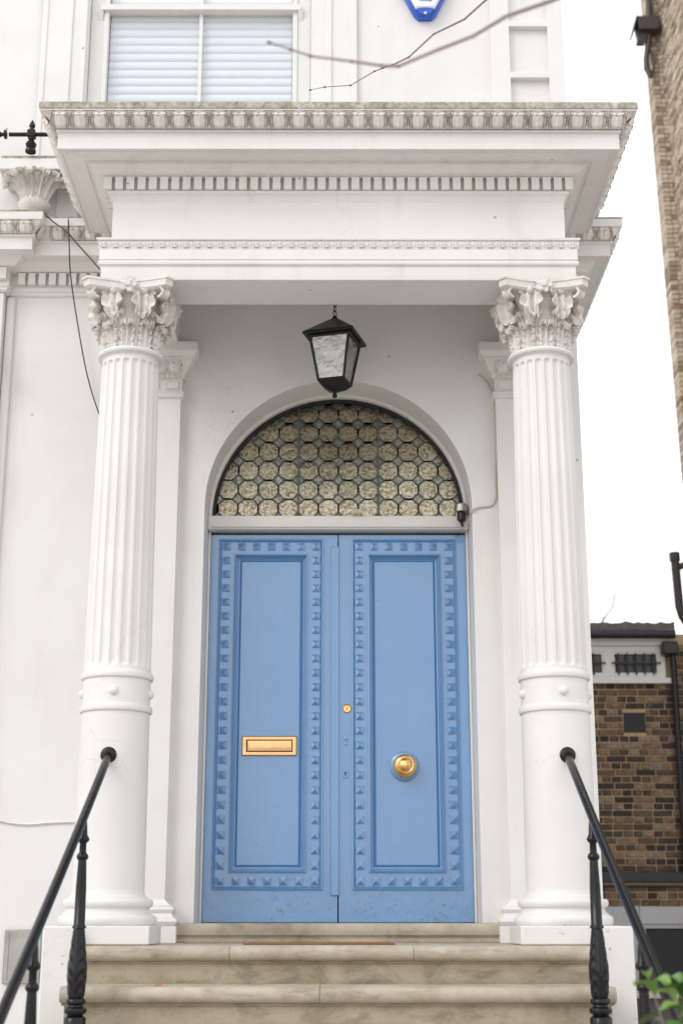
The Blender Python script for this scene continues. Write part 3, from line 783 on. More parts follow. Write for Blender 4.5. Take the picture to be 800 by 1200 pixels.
# responds: flat pilasters on the wall behind the columns
def respond(s):
    xa, xb = (.985, XA) if s > 0 else (-XA, -.985)
    y = YW-.062
    mb = MB().box(xa, xb, y, YW-.001, ZT, 3.20)
    o = P_(mb.build('respond', M_porch, portico, smooth=0, bevel=.004))
    pth = [(xa, YW-.0015), (xa, y), (xb, y), (xb, YW-.0015)]
    cap = MB().molding([(0, 3.175), (.012, 3.18), (.018, 3.19), (.012, 3.20), (.012, 3.204), (.016, 3.208), (.020, 3.216), (.014, 3.222), (.004, 3.224), (.004, 3.305), (.02, 3.308), (.02, 3.326), (.022, 3.33), (.03, 3.345), (.05, 3.372), (.066, 3.40), (.068, 3.404),
                        (.07, 3.408), (.07, 3.425), (.085, 3.432), (.098, 3.455), (.104, 3.462), (.104, 3.5185), (0, 3.5185)], pth)
    cp = cap.build('pilaster_capital', M_trim, o, smooth=35)
    base = MB().molding([(0, ZT), (.075, ZT), (.075, -.005), (.06, -.003), (.072, .005), (.078, .02), (.072, .035), (.055, .042), (.048, .055), (.044, .066), (.05, .072), (.056, .085), (.05, .10), (.034, .107), (.03, .112), (.02, .118), (.01, .13), (0, .14)], pth)
    base.build('pilaster_base', M_porch, o, smooth=35)
    # egg and bead carving, little sunk panels
    L = abs(xb-xa); n = 4
    for i in range(n):
        cx = xa+(xb-xa)*(i+.5)/n
        place('egg_carving', me_resp_egg, cp, (cx, y-.03, 3.338), (.62, 0, 0))
    nb = 11
    for i in range(nb):
        place('bead_carving', me_bead, cp, (xa+(xb-xa)*(i+.5)/nb, y-.024, 3.317))
    for i in range(3):
        cx = xa+(xb-xa)*(i+.5)/3
        place('sunk_panel', me_spanel, cp, (cx, y-.005, 3.264))
    return o
me_resp_egg = tile((XA-.985)/4, .078, 16, 12, k=.6).mesh('egg_carving', M_trim, 40, recalc=False)
me_bead = MB().lathe([(.001, -.011), (.008, -.008), (.011, 0), (.008, .008), (.001, .011)], (0,0,0), 10).mesh('bead_carving', M_trim, 60)
sp_ = MB(); seqp = [((-.042,.042,-.026,.026), .003), ((-.042,.042,-.026,.026), -.006), ((-.034,.034,-.018,.018), -.006), ((-.031,.031,-.015,.015), -.0025)]
vs_ = []; fs_ = []
for b_, y in seqp: vs_ += rr(b_, y)
for k in range(len(seqp)-1):
    for i in range(4): fs_.append((k*4+i, k*4+(i+1) % 4, k*4+4+(i+1) % 4, k*4+4+i))
fs_.append(tuple(range(len(vs_)-4, len(vs_))))
me_spanel = sp_.add(vs_, fs_).mesh('sunk_panel', M_trim, 0)
respond(1); respond(-1)

# columns
CX, CY = 1.176, 7.75
column = bpy.data.objects.new('column', None); col.objects.link(column); column.parent = portico; column.location = Vector((-CX-.010, CY, 0))-O
MB().box(-.25, .25, -.25, .25, ZT+.001, -.003).build('plinth', M_col, column, bevel=.006)
base_p = [(.20, -.003), (.243, -.003), (.250, .004), (.2535, .018), (.2535, .026), (.250, .04), (.243, .047), (.232, .049), (.231, .056), (.221, .062), (.214, .072), (.213, .082), (.217, .088), (.226, .090), (.230, .096), (.2325, .106), (.2325, .112), (.230, .122), (.225, .128), (.206, .130), (.205, .140), (.192, .144), (.188, .155), (.186, .175)]
MB().lathe(base_p, n=56).build('column_base', M_col, column)
MB().lathe([(.186, .175), (.1835, .6), (.180, 1.10)], n=56).build('lower_shaft', M_col, column)
ring_p = lambda z: [(.176, z-.002), (.190, z), (.193, z+.006), (.194, z+.02), (.190, z+.033), (.184, z+.037), (.176, z+.040)]
MB().lathe(ring_p(1.085), n=56).build('shaft_ring', M_col, column)
MB().lathe([(.180, 1.10), (.179, 1.27)], n=56).build('band', M_col, column)
MB().lathe(ring_p(1.262), n=56).build('shaft_ring', M_col, column)
me_boss = MB().lathe([(.025, -.004), (.026, .002), (.023, .010), (.016, .017), (.008, .021), (.0005, .022)], n=20).xf(Matrix.Rotation(R(90), 4, 'X')).mesh('boss', M_col, 60)
for k in range(5):
    a = 2*PI*k/5*1.0 + R(4)
    a = R((0, 82, 164, -164, -82)[k]+3)
    place('boss', me_boss, column, (.1795*math.sin(a), -.1795*math.cos(a), 1.185), (0, 0, a))
# fluted shaft
NF = 20; z0f, z1f = 1.30, 3.098
def shaft_r(z): return .1785-.018*((z-1.3)/1.8)**1.3
def flute(r, z, a):
    ph = ((a*NF/(2*PI)+.5) % 1)-.5
    wmax = .385; dist_end = min(z-1.322, 3.062-z)
    hw = wmax*2*PI/NF*.175          # half width in metres
    if dist_end <= 0: return r
    k = wmax
    if dist_end < hw: k = wmax*math.sqrt(max(0, 1-((hw-dist_end)/hw)**2))
    if abs(ph) >= k: return r
    return r - .0155*math.sqrt(max(0, 1-(ph/k)**2))*(k/wmax)
zsf = [z0f, 1.315, 1.322]
zsf += [1.322+.025*i/8 for i in range(1, 9)]
zsf += [1.36+(3.035-1.36)*i/12 for i in range(13)]
zsf += [3.037+.025*i/8 for i in range(0, 9)] + [3.08, z1f]
MB().lathe([(shaft_r(z), z) for z in zsf], n=NF*10, mod=flute).build('fluted_shaft', M_col, column, smooth=50)
MB().lathe([(.150, 3.088), (.161, 3.09), (.165, 3.094), (.169, 3.098), (.183, 3.100), (.1885, 3.106), (.1905, 3.113), (.1885, 3.120), (.183, 3.126), (.171, 3.128), (.15, 3.13)], n=56).build('astragal', M_col, column)
MB().lathe([(.146, 3.125), (.148, 3.2), (.152, 3.3), (.162, 3.38), (.182, 3.44), (.20, 3.463), (.195, 3.468)], n=60, mod=lambda r, z, a: r*(1+.015*math.sin(24*a))).build('capital_bell', M_capital, column, smooth=60)
# abacus with concave sides and cut corners
def abacus(mb, hs_, cut, sag, z0, z1, grow):
    pts = []
    for k in range(4):
        A = Vector((hs_-cut, hs_)); B = Vector((-(hs_-cut), hs_))
        for i in range(13):
            t = i/12; p = A.lerp(B, t); p.y = hs_ - sag*math.sin(PI*t)
            a = k*PI/2; pts.append((p.x*math.cos(a)-p.y*math.sin(a), p.x*math.sin(a)+p.y*math.cos(a)))
    n = len(pts); rows = []
    for z, g in ((z0, 0), (z0+.008, grow*.6), (z1-.014, grow*.7), (z1-.012, grow), (z1, grow)):
        rows += [(x*(1+g), y*(1+g), z) for x, y in pts]
    fs = [tuple(range(n-1,-1,-1)), tuple(4*n+i for i in range(n))]
    for r in range(4): fs += [(r*n+i, r*n+(i+1) % n, (r+1)*n+(i+1) % n, (r+1)*n+i) for i in range(n)]
    return mb.add(rows, fs)
abacus(MB(), .232, .034, .05, 3.462, 3.5185, .13).build('abacus', M_capital, column, smooth=30)
me_lo = leaf_mesh([(.152, 3.118), (.157, 3.17), (.162, 3.225), (.174, 3.262), (.194, 3.272), (.201, 3.258), (.195, 3.238)], [.036, .042, .044, .045, .040, .03, .008], 7, .30, .007, .002, .008, 60, 20, bead=.018).mesh('lower_leaf', M_capital, 60)
for k in range(10):
    place('lower_leaf', me_lo, column, (0, 0, 0), (0, 0, 2*PI*k/10+R(-90)), (1, 1, 1+random.uniform(-.002, .002)))
me_mid = leaf_mesh([(.152, 3.18), (.160, 3.25), (.174, 3.302), (.198, 3.318), (.210, 3.303), (.204, 3.285)], [.014, .022, .03, .034, .03, .01], 5, .3, .005, .012, .008).mesh('stalk_leaf', M_capital, 60)
for k in range(10):
    place('stalk_leaf', me_mid, column, (0, 0, 0), (random.uniform(-.01, .01), 0, 2*PI*(k+.5)/10+R(-90)))
me_up = leaf_mesh([(.148, 3.22), (.151, 3.32), (.158, 3.400), (.172, 3.440), (.188, 3.438), (.197, 3.400), (.194, 3.345), (.180, 3.297)], [.018, .026, .046, .064, .073, .073, .058, .014], 6, .34, .009, .030, .009, 84, 26).mesh('drooping_leaf', M_capital, 60)
for k in range(8):
    a = 2*PI*(k+.5)/8+R(-90)
    place('drooping_leaf', me_up, column, (0, 0, random.uniform(-.006, .006)), (0, 0, a), (1, random.uniform(.95, 1.08), 1))
# fleurons and corner scrolls
fl = MB().lathe([(.0005, -.030), (.014, -.027), (.02, -.015), (.016, 0)], n=12)
for k in range(5):
    st = len(fl.v); a = 2*PI*k/5
    fl.lathe([(.001, -.012), (.014, -.016), (.019, -.008), (.015, .002)], n=10); 
    fl.xf(Matrix.Translation((.028*math.cos(a), .028*math.sin(a), 0)), st)
fl.xf(Matrix.Rotation(R(-90), 4, 'X'))
me_fl = fl.mesh('fleuron', M_capital, 50)
for k in range(4):
    a = k*PI/2
    place('fleuron', me_fl, column, (.212*math.sin(a), -.212*math.cos(a), 3.486), (0, 0, a), (1.15, 1, 1.15))
me_sc = leaf_mesh([(.17, 3.36), (.20, 3.42), (.245, 3.456), (.280, 3.452), (.290, 3.430), (.277, 3.412), (.266, 3.422)], [.02, .026, .03, .03, .028, .024, .018], 3, .15, .004, .004, .012).mesh('corner_scroll', M_capital, 60)
for k in range(4): place('corner_scroll', me_sc, column, (0, 0, .012), (0, 0, R(45)+k*PI/2), (.98, 1.15, 1))
for s_ in (-1, 1):   # small buds between the fleuron and the scrolls
    pass
me_bud = MB().lathe([(.001, -.02), (.014, -.015), (.02, 0), (.016, .014), (.001, .022)], n=10, mod=lambda r, z, a: r*(1+.2*math.sin(4*a))).mesh('capital_bud', M_capital, 60)
for k in range(4):
    for d in (-26, 26):
        a = k*PI/2+R(d)
        place('capital_bud', me_bud, column, (.204*math.sin(a), -.204*math.cos(a), 3.466), (random.uniform(-.4, .4), 0, a), (1.2, 1.2, 1.2))
col2 = copy_tree(column, portico); col2.location = Vector((CX-.018, CY, 0))-O; col2.rotation_euler.z = R(4)
for ch in col2.children:
    if ch.name.startswith(('plinth', 'abacus', 'fleuron', 'corner_scroll')): ch.rotation_euler.z -= R(4)
for ch in col2.children:
    if ch.name.startswith('fleuron'):
        v = Vector(ch.location); v.rotate(Matrix.Rotation(R(-4), 3, 'Z')); ch.location = v
# pedestal cheeks beside the steps
for s in (-1, 1):
    P_(MB().box(s*1.292, s*1.452, 7.43, YW-.001, GZ, -.004).build('cheek_wall', M_col, portico, bevel=.008))
P_(MB().box(-1.29, 1.29, 7.7, YW-.002, GZ, ZT-.1).build('porch_foundation', M_col, portico, smooth=0))

# ------------------------------------------------------------------ the steps
steps = thing('front_steps', (0, 7.4, GZ), 'worn yellowish stone front steps with rounded nosings below the blue door', 'steps')
OS = Vector((0, 7.4, GZ))
RISE, GO = .18, .34
joints = [[-.53, .37], [-.085], [.4], [-.3], [.2], [-.6, .5], [0], [.3]]
for n in range(8):
    zt = ZT-RISE*n; yn = 7.40-GO*n
    back = 8.55 if n == 0 else yn+GO+.02
    rz = zt-.085
    mb = MB().box(-1.27, 1.27, yn+.05, back+.05, GZ if n == 7 else zt-RISE-.02, rz)
    mb.molding([(0, rz), (.008, rz), (.012, rz+.006), (.008, rz+.014), (.0, rz+.016)], [(-1.272, yn+.2), (-1.272, yn+.048), (1.272, yn+.048), (1.272, yn+.2)])
    st_ = mb.build('step', M_stone, steps, smooth=30); st_.location = -OS
    xs = [-1.288] + joints[n] + [1.288]
    nz0, nz1 = rz+.012, zt
    prof = []
    h = nz1-nz0; r = h/2
    for i in range(13):
        a = -PI/2+PI*i/12
        prof.append((r*.9*math.cos(a), nz0+r+r*math.sin(a)))
    for i in range(len(xs)-1):
        a, b_ = xs[i]+.0008, xs[i+1]-.0008
        pm = MB()
        yb = back if n == 0 else back+.02
        path = [(a, yn+r*.9), (b_, yn+r*.9)]
        pf = prof
        k = len(pf); vs_ = [(a, yn+r*.9-o, z) for o, z in pf]+[(a, yb, nz1), (a, yb, nz0)]
        vs_ += [(b_, y, z) for (_, y, z) in vs_]
        m_ = k+2
        fs_ = [tuple(range(m_-1,-1,-1)), tuple(range(m_, 2*m_))]+[(q, (q+1) % m_, m_+(q+1) % m_, m_+q) for q in range(m_)]
        pm.add(vs_, fs_)
        o = pm.build('tread_stone', M_nosing, st_, smooth=40, bevel=.0025)
        o.location = (0, random.uniform(-.002, .002), random.uniform(-.0015, .0015))

mt = thing('doormat', (-.095, 7.95, ZT), 'flat rust brown doormat lying before the blue door', 'doormat')
mm = MB().box(-.385, .385, -.3, .3, .001, .008).build('mat_pile', M_mat, mt, bevel=.004)

M_dry = simple('dry_leaf', (.42,.17,.05), .7, nz=.3, nscale=60)
lf_ = MB().grid([[(-.03, -.004, .004), (-.03, .004, .004)], [(-.012, -.014, .002), (-.012, .014, .010)], [(.01, -.015, .003), (.01, .015, .012)], [(.032, -.003, .014), (.032, .003, .015)]])
tag(lf_.build('fallen_leaf', M_dry, None, smooth=60, recalc=False, loc=(-.835, 7.12, ZT-RISE+.001)), 'single curled orange fallen leaf lying on the second step', 'leaf')

# ------------------------------------------------------------------ iron railings
def railing(s, label):
    t = thing('stair_railing', (s*1.187, 7.4, GZ), label, 'railing', 'iron railings beside the front steps')
    o3 = Vector((s*1.187, 7.4, GZ))
    pts = []
    A = Vector((s*1.187, 7.585, .853)); B = Vector((s*1.187, 5.45, -.285))
    pts.append(A+Vector((0, .02, .004)))
    for i in range(13): pts.append(A.lerp(B, i/12) + Vector((0, 0, -.010*math.sin(PI*i/12))))
    for y, z in ((5.2, -.425), (4.98, -.545), (4.8, -.62), (4.66, -.65)): pts.append(Vector((s*1.187, y, z)))
    r = MB().tube([p-o3 for p in pts], .0215, 16).build('handrail', M_iron, t, smooth=60)
    fl_ = MB().lathe([(.022, .0), (.030, .002), (.041, .008), (.042, .018), (.036, .026), (.03, .03), (.022, .031)], n=24)
    fl_.xf(Matrix.Translation(Vector((s*1.187, 7.585, .848))-o3) @ Matrix.Rotation(R(90), 4, 'X')).build('wall_flange', M_iron, t)
    for k in range(3):
        y = 6.93-1.0*k; zb = ZT-RISE*(2+3*k)
        if k == 2: y = 4.9
        place('baluster', me_bal, t, Vector((s*1.187, y, zb))-o3)
    return t
BO = -.455
bp_ = [(.05, 0), (.05, .05), (.045, .056), (.038, .06), (.036, .066), (.049, .072), (.052, .083), (.049, .094), (.036, .10), (.034, .108), (.044, .114), (.046, .124), (.042, .134), (.033, .138)]
bulb = []
for i in range(29):
    u = i/28; z = .140+.30*u
    r = .036+.008*math.sin(min(1, u*1.7)*PI*.6) if u < .4 else .0437-.0195*((u-.4)/.6)
    bulb.append((r, z))
top_ = [(.034, .442), (.030, .452), (.026, .456), (.0235, .62), (.019, .745), (.026, .752), (.028, .764), (.023, .774), (.0165, .78), (.0155, .82), (.017, .824), (.026, .832), (.029, .842), (.024, .852), (.0185, .862), (.016, .90), (.012, .945)]
def bal_mod(r, z, a):
    if .14 < z < .44:
        u = (z-.14)/.30
        k = .5+.5*math.cos(4*(a)+3.0)
        v = abs(math.sin((u*5.5-.9*abs(math.sin(2*a)))*PI))
        return r*(1+.16*(v-.5)*(.4+.6*k)) + .002*math.cos(8*a)
    if .456 < z < .74: return r*(1+.05*math.cos(8*a))
    return r
# extra rows so the plain shaft carries its reeds, the bulb its leaves
prof_b = bp_ + bulb + top_
me_bal = MB().lathe(prof_b, n=48, mod=bal_mod).mesh('baluster', M_iron, 45)
railing(-1, 'black iron handrail and cast balusters, ending at the column beside the steel plate')
railing(1, 'black iron handrail and cast balusters, dropping behind the green shrub')

# ------------------------------------------------------------------ the hanging lantern
LX, LY = -.022, 8.2
lan = thing('porch_lantern', (LX, LY, 3.05), 'black square hanging lantern with rippled glass above the arched fanlight', 'lantern')
rotL = R(-16.5)
RM = Matrix.Rotation(rotL, 4, 'Z')
def sq(mb, levels, cap0=True, cap1=True):
    vs = []; fs = []
    for h, z in levels: vs += [(-h,-h,z),(h,-h,z),(h,h,z),(-h,h,z)]
    for k in range(len(levels)-1):
        for i in range(4): fs.append((k*4+i, k*4+(i+1) % 4, k*4+4+(i+1) % 4, k*4+4+i))
    if cap0: fs.append((3,2,1,0))
    if cap1: n = len(vs); fs.append((n-4,n-3,n-2,n-1))
    return mb.add(vs, fs)
zb_, zt_ = .095, .365      # glass body bottom / top above the finial tip
hb, ht = .079, .122
sq(MB(), [(.03, .50), (.150, .392), (.157, .388), (.157, .372), (.150, .368), (.12, .372)][::-1]).xf(RM).build('lamp_roof', M_lamp, lan, smooth=0, bevel=.003)
MB().lathe([(.034, .492), (.03, .505), (.016, .512), (.016, .522), (.010, .53), (.003, .535)], n=16).build('roof_cap', M_lamp, lan)
fr_ = MB()
cs = [(-1,-1),(1,-1),(1,1),(-1,1)]
for (a, b_) in cs: fr_.tube([(a*hb, b_*hb, zb_), (a*ht, b_*ht, zt_+.008)], .0085, 6)
for h, z, r in ((hb, zb_, .009), (ht, zt_, .010)):
    for i in range(4):
        a, b_ = cs[i], cs[(i+1) % 4]; fr_.tube([(a[0]*h, a[1]*h, z), (b_[0]*h, b_[1]*h, z)], r, 6)
fr_.xf(RM).build('lamp_frame', M_lamp, lan)
sq(MB(), [(.012, .034), (.02, .040), (.038, .050), (.056, .062), (.080, .088), (.083, .094), (.083, .1)]).xf(RM).build('lamp_base', M_lamp, lan, smooth=0)
MB().lathe([(.001, -.004), (.012, .002), (.016, .012), (.012, .022), (.008, .028), (.014, .034), (.016, .04)], n=16).build('finial', M_lamp, lan)
for i in range(4):
    a, b_ = cs[i], cs[(i+1) % 4]; k0, k1 = hb*.97, ht*.97
    n = Vector(((a[0]+b_[0])/2, (a[1]+b_[1])/2, 0)).normalized()*.003
    p = [Vector((a[0]*k0, a[1]*k0, zb_)), Vector((b_[0]*k0, b_[1]*k0, zb_)), Vector((b_[0]*k1, b_[1]*k1, zt_)), Vector((a[0]*k1, a[1]*k1, zt_))]
    MB().add([q for q in p]+[q-n for q in p], [(0,1,2,3),(7,6,5,4),(0,4,5,1),(1,5,6,2),(2,6,7,3),(3,7,4,0)]).xf(RM).build('glass_pane', M_lampglass, lan, smooth=0)
MB().lathe([(.012, .10), (.012, .17), (.02, .18), (.026, .21), (.02, .235), (.001, .245)], n=16).build('bulb', M_whiteplastic, lan)
nl = 10
for k in range(nl):
    z = .548+.031*k
    tk = MB(); pts = [(.011*math.cos(2*PI*i/12), 0, .019*math.sin(2*PI*i/12)) for i in range(13)]
    tk.tube(pts, .003, 6, caps=False)
    tk.build('chain_link', M_lamp, lan, loc=(0, 0, z)).rotation_euler.z = (k % 2)*PI/2+.5
MB().lathe([(.03, .855), (.03, .847), (.02, .838), (.004, .834)], n=20).build('ceiling_rose', M_lamp, lan)

# ------------------------------------------------------------------ small fixtures
# security light / sensor by the fanlight, with its cable
sp0 = at(540, 604, YD-.11)
sen = thing('security_lamp', sp0, 'small grey and black security lamp at the end of the fanlight sill', 'lamp')
MB().lathe([(.001, .075), (.035, .073), (.042, .066), (.043, .045), (.046, .044), (.046, .022), (.040, .018), (.02, .016)], n=24).build('lamp_cap', M_steel, sen)
MB().lathe([(.026, .02), (.027, -.03), (.020, -.04)], n=18).build('lamp_body', M_blackgutter, sen)
MB().lathe([(.011, -.04), (.012, -.075), (.006, -.08)], n=14).build('lamp_stem', M_blackgutter, sen)
MB().tube([(-.028, -.01, .015), (-.034, -.012, -.03), (-.02, -.015, -.042)], .004, 6).box(-.012, .012, .02, .10, -.03, .0).build('bracket', M_steel, sen)
def cable(name, pts, r, m, label, cat='cable', rep=3):
    P = [Vector(p) for p in pts]; out = []
    for i in range(len(P)-1):
        p0, p1, p2, p3 = P[max(i-1, 0)], P[i], P[i+1], P[min(i+2, len(P)-1)]
        for k in range(6):
            t = k/6; out.append(.5*((2*p1)+(p2-p0)*t+(2*p0-5*p1+4*p2-p3)*t*t+(3*p1-p0-3*p2+p3)*t**3))
    out.append(P[-1])
    return tag(MB().tube(out, r, 6).build(name, m, None, smooth=60), label, cat)
yw = YW-.008
cable('power_cable', [at(537, 612, 8.80), at(541, 619, 8.75), at(547, 613, 8.70), at(550, 604, 8.64), at(553, 598, 8.60), at(562, 594.5, yw), at(574, 593, yw), at(579, 588, yw), at(581, 580, yw), at(580, 560, yw), at(580.5, 520, yw), at(579, 480, yw), at(577, 463, yw), at(570, 448, yw), at(560, 438, yw)], .006, M_cablebeige,
      'thin beige cable curling from the security lamp up the wall')
jb = at(418, 600, YD-.10)
tag(MB().box(-.032, .032, -.012, .03, -.012, .018).build('junction_box', M_cablebeige, None, bevel=.005, loc=jb), 'tiny beige junction box on the white bar below the fanlight', 'box')
# alarm box high on the wall
ab0 = Vector((.588, YW-.002, 0)); zA = at(0, 19, YW-.06).z
al = thing('alarm_box', (ab0.x, YW, zA), 'white and blue wall alarm box above the portico roof', 'alarm box')
def extr(mb, outline, y0, y1, inset=.012):
    n = len(outline); cx = sum(p[0] for p in outline)/n; cz = sum(p[1] for p in outline)/n
    rows = [(x, y0, z) for x, z in outline]+[(x, y1+.012, z) for x, z in outline]+[(cx+(x-cx)*(1-inset*6), y1, cz+(z-cz)*(1-inset*6)) for x, z in outline]
    fs = [tuple(range(n)), tuple(range(3*n-1, 2*n-1, -1))]
    for r in range(2): fs += [(r*n+i, r*n+(i+1) % n, (r+1)*n+(i+1) % n, (r+1)*n+i) for i in range(n)]
    return mb.add(rows, fs)
extr(MB(), [(-.045, 0), (.045, 0), (.075, .03), (.15, .19), (.155, .33), (.10, .37), (-.10, .37), (-.155, .33), (-.15, .19), (-.075, .03)], 0, -.055).build('alarm_back', M_blueplastic, al, smooth=30)
extr(MB(), [(-.062, .052), (.062, .052), (.135, .2), (.14, .325), (.09, .358), (-.09, .358), (-.14, .325), (-.135, .2)], -.03, -.085).build('alarm_cover', M_whiteplastic, al, smooth=30)
extr(MB(), [(-.036, .012), (.036, .012), (.062, .05), (.0, .062), (-.062, .05)], -.03, -.078).build('strobe_lens', M_blueplastic, al, smooth=30)
MB().box(-.010, .010, -.082, -.06, .012, .022).build('fixing_screw', M_whiteplastic, al, bevel=.002)
def text(s, size, loc, m, parent):
    c = bpy.data.curves.new('lettering', 'FONT'); c.body = s; c.size = size; c.align_x = 'CENTER'; c.extrude = .0008
    c.materials.append(m); t0 = bpy.data.objects.new('lettering', c); me = bpy.data.meshes.new_from_object(t0); bpy.data.objects.remove(t0); o = bpy.data.objects.new('lettering', me); col.objects.link(o); o.parent = parent; o.location = loc; o.rotation_euler = (R(90), 0, 0); return o
text('SGW', .062, (0, -.0865, .122), M_blueplastic, al)
text('Technology', .019, (0, -.0865, .103), M_blueplastic, al)
# dangling cables on the left
yl = YW-.03
cable('dangling_wire', [at(80, 257, 8.32), at(81, 285, 8.33), at(82, 315, 8.4), at(85.5, 345, 8.5), at(91, 380, 8.55), at(99, 425, 8.57), at(107, 458, 8.58), at(116, 485, 8.58)], .0042, M_cable, 'thin black wire dangling down the white wall beside the column capital')
cable('cornice_wire', [at(52, 250, 8.25), at(62, 260, 8.30), at(78, 272, 8.32), at(92, 288, 8.36), at(103, 300, 8.4), at(117, 316, 8.44)], .0045, M_wire, 'old dark wire trailing diagonally over the carved side cornice')
cable('wall_cable', [at(-60, 955, yw), at(0, 962, yw), at(14, 964.5, yw), at(35, 966, yw), at(60, 964, yw), at(88, 963, yw)], .008, M_wall, 'white painted cable running level along the lower wall')
# worn metal plate at the foot of the wall
p0, p1 = at(5, 1155, 7.55), at(44, 1089, 7.55)
yv = YW-.012
p0, p1 = at(3, 1153, yv), at(50, 1089, yv)
ve = thing('metal_wall_plate', ((p0.x+p1.x)/2, yv, p0.z), 'worn steel plate fixed low on the white wall behind the handrail', 'plate')
wv = (p1.x-p0.x)/2; hv = p1.z-p0.z
MB().box(-wv, wv, -.012, .01, 0, hv).build('plate_face', M_steel, ve, bevel=.004)
MB().box(-wv+.02, -wv+.028, -.018, -.0125, .02, hv-.02).box(wv-.028, wv-.02, -.018, -.0125, .02, hv-.02).build('plate_rib', M_steel, ve)
# iron window guard with spearheads above the cornice
ig = at(37, 160, 8.30)
gu = thing('iron_window_guard', (ig.x, 8.30, ig.z), 'dark blue-black iron bar with spear finials on the ledge', 'window guard')
MB().tube([(-.145, 0, .012), (.5, 0, .012)], .014, 10).build('guard_bar', M_iron, gu)
MB().lathe([(.001, -.09), (.03, -.06), (.012, -.03), (.012, -.02), (.03, -.014), (.03, .0), (.012, .004)], n=12).xf(Matrix.Translation((-.16, 0, .012)) @ Matrix.Rotation(R(90), 4, 'Y')).build('spearhead', M_iron, gu)
MB().tube([(-.42, 0, .012), (-.22, 0, .012)], .012, 10).build('guard_bar', M_iron, gu)
MB().lathe([(.034, -.115), (.034, -.10), (.022, -.095), (.03, -.08), (.036, -.06), (.024, -.04), (.016, -.03), (.022, -.02), (.022, -.005)], n=16).build('guard_post', M_iron, gu)
MB().box(-.026, .026, -.026, .026, -.012, .036).build('post_block', M_iron, gu, bevel=.004)
MB().lathe([(.02, .036), (.022, .045), (.012, .052), (.012, .058), (.02, .068), (.018, .085), (.001, .118)], n=12).build('spearhead', M_iron, gu)

# ------------------------------------------------------------------ the brick outbuilding
YB = 16.5
ob = thing('brick_outbuilding', (2.9, YB, GZ), 'low sooty brick outbuilding with barred strip window beyond the portico', 'outbuilding')
OB = Vector((2.9, YB, GZ))
def B_(o): o.location = Vector(o.location) - OB; return o
bx0, bx1 = 2.30, 4.3
zt_b = at(0, 801, YB).z; z_mid = at(0, 1022, YB).z; z_lo = at(0, 1062, YB).z; z_roof = at(0, 741, YB).z
xw1 = at(783, 780, YB).x
B_(MB().box(bx0, bx1, YB+.012, YB+.3, z_lo, z_roof-.02).build('wall', M_mortar, ob, smooth=0))
B_(MB().box(bx0, bx0+.2, YB+.3, YB+5, GZ, z_roof-.02).box(bx1-.2, bx1, YB+.3, YB+5, GZ, z_roof-.02).build('side_wall', M_brick, ob, smooth=0))
va, vb = at(731, 858, YB), at(755, 835, YB)
CO = .0752; CR = .0102
def brick_mesh(L):
    mb = MB(); a, h, e = L/2, .0295, .005
    v = [(-a,.02,-h),(a,.02,-h),(a,.02,h),(-a,.02,h),(-a,-.004,-h),(a,-.004,-h),(a,-.004,h),(-a,-.004,h),(-a+e,-.009,-h+e),(a-e,-.009,-h+e),(a-e,-.009,h-e),(-a+e,-.009,h-e)]
    f = [(0,1,5,4),(1,2,6,5),(2,3,7,6),(3,0,4,7),(4,5,9,8),(5,6,10,9),(6,7,11,10),(7,4,8,11),(8,9,10,11)]
    return mb.add(v, f).mesh('brick', M_brick, 0)
me_str, me_hd = brick_mesh(.2090), brick_mesh(.0970)
def lay(z0, z1, xa, xb):
    z = z0+.037; c = 0
    while z < z1-.02:
        hdr = c % 2; L = .1125 if hdr else .225; me = me_hd if hdr else me_str
        segs = [(xa, xb)]
        if va.z-.03 < z < vb.z+.03: segs = [(xa, va.x-.008), (vb.x+.008, xb)]
        if z > zt_b-.02: segs = [(xw1+.03, xb)]
        for sa, sb in segs:
            x = sa - (.06+random.uniform(0, .02) if hdr else random.uniform(0, .2))
            while x < sb-.03:
                p, q = max(x, sa), min(x+L, sb)
                if q-p > .03:
                    place('brick', me, ob, ((p+q)/2-OB.x, random.uniform(-.004, .004), z-OB.z+random.uniform(-.002, .002)), (random.uniform(-.02, .02), random.uniform(-.012, .012), random.uniform(-.015, .015)), ((q-p)/L, 1, 1))
                x += L
        z += CO; c += 1
lay(z_mid, z_roof-.12, 2.46, 4.02)
lay(z_lo, at(0, 1036, YB).z, 2.46, 4.02)
B_(MB().box(va.x, vb.x, YB-.004, YB+.02, va.z, vb.z).build('vent_grille', M_dark, ob, smooth=0))
gv = MB()
for k in range(7):
    zz_ = va.z+(vb.z-va.z)*(k+.5)/7; gv.box(va.x+.004, vb.x-.004, YB-.012, YB-.0045, zz_-.006, zz_+.006)
B_(gv.build('vent_bars', M_blackgutter, ob, smooth=0))
za, zb2 = at(0, 1034, YB).z, at(0, 1022, YB).z
B_(MB().box(bx0, bx1, YB-.05, YB+.01, za, zb2).build('black_band', M_blackgutter, ob, bevel=.01))
B_(MB().tube([(bx0, YB-.03, at(0, 1038, YB).z), (bx1, YB-.03, at(0, 1039, YB).z)], .012, 8).build('thin_pipe', M_blackgutter, ob))
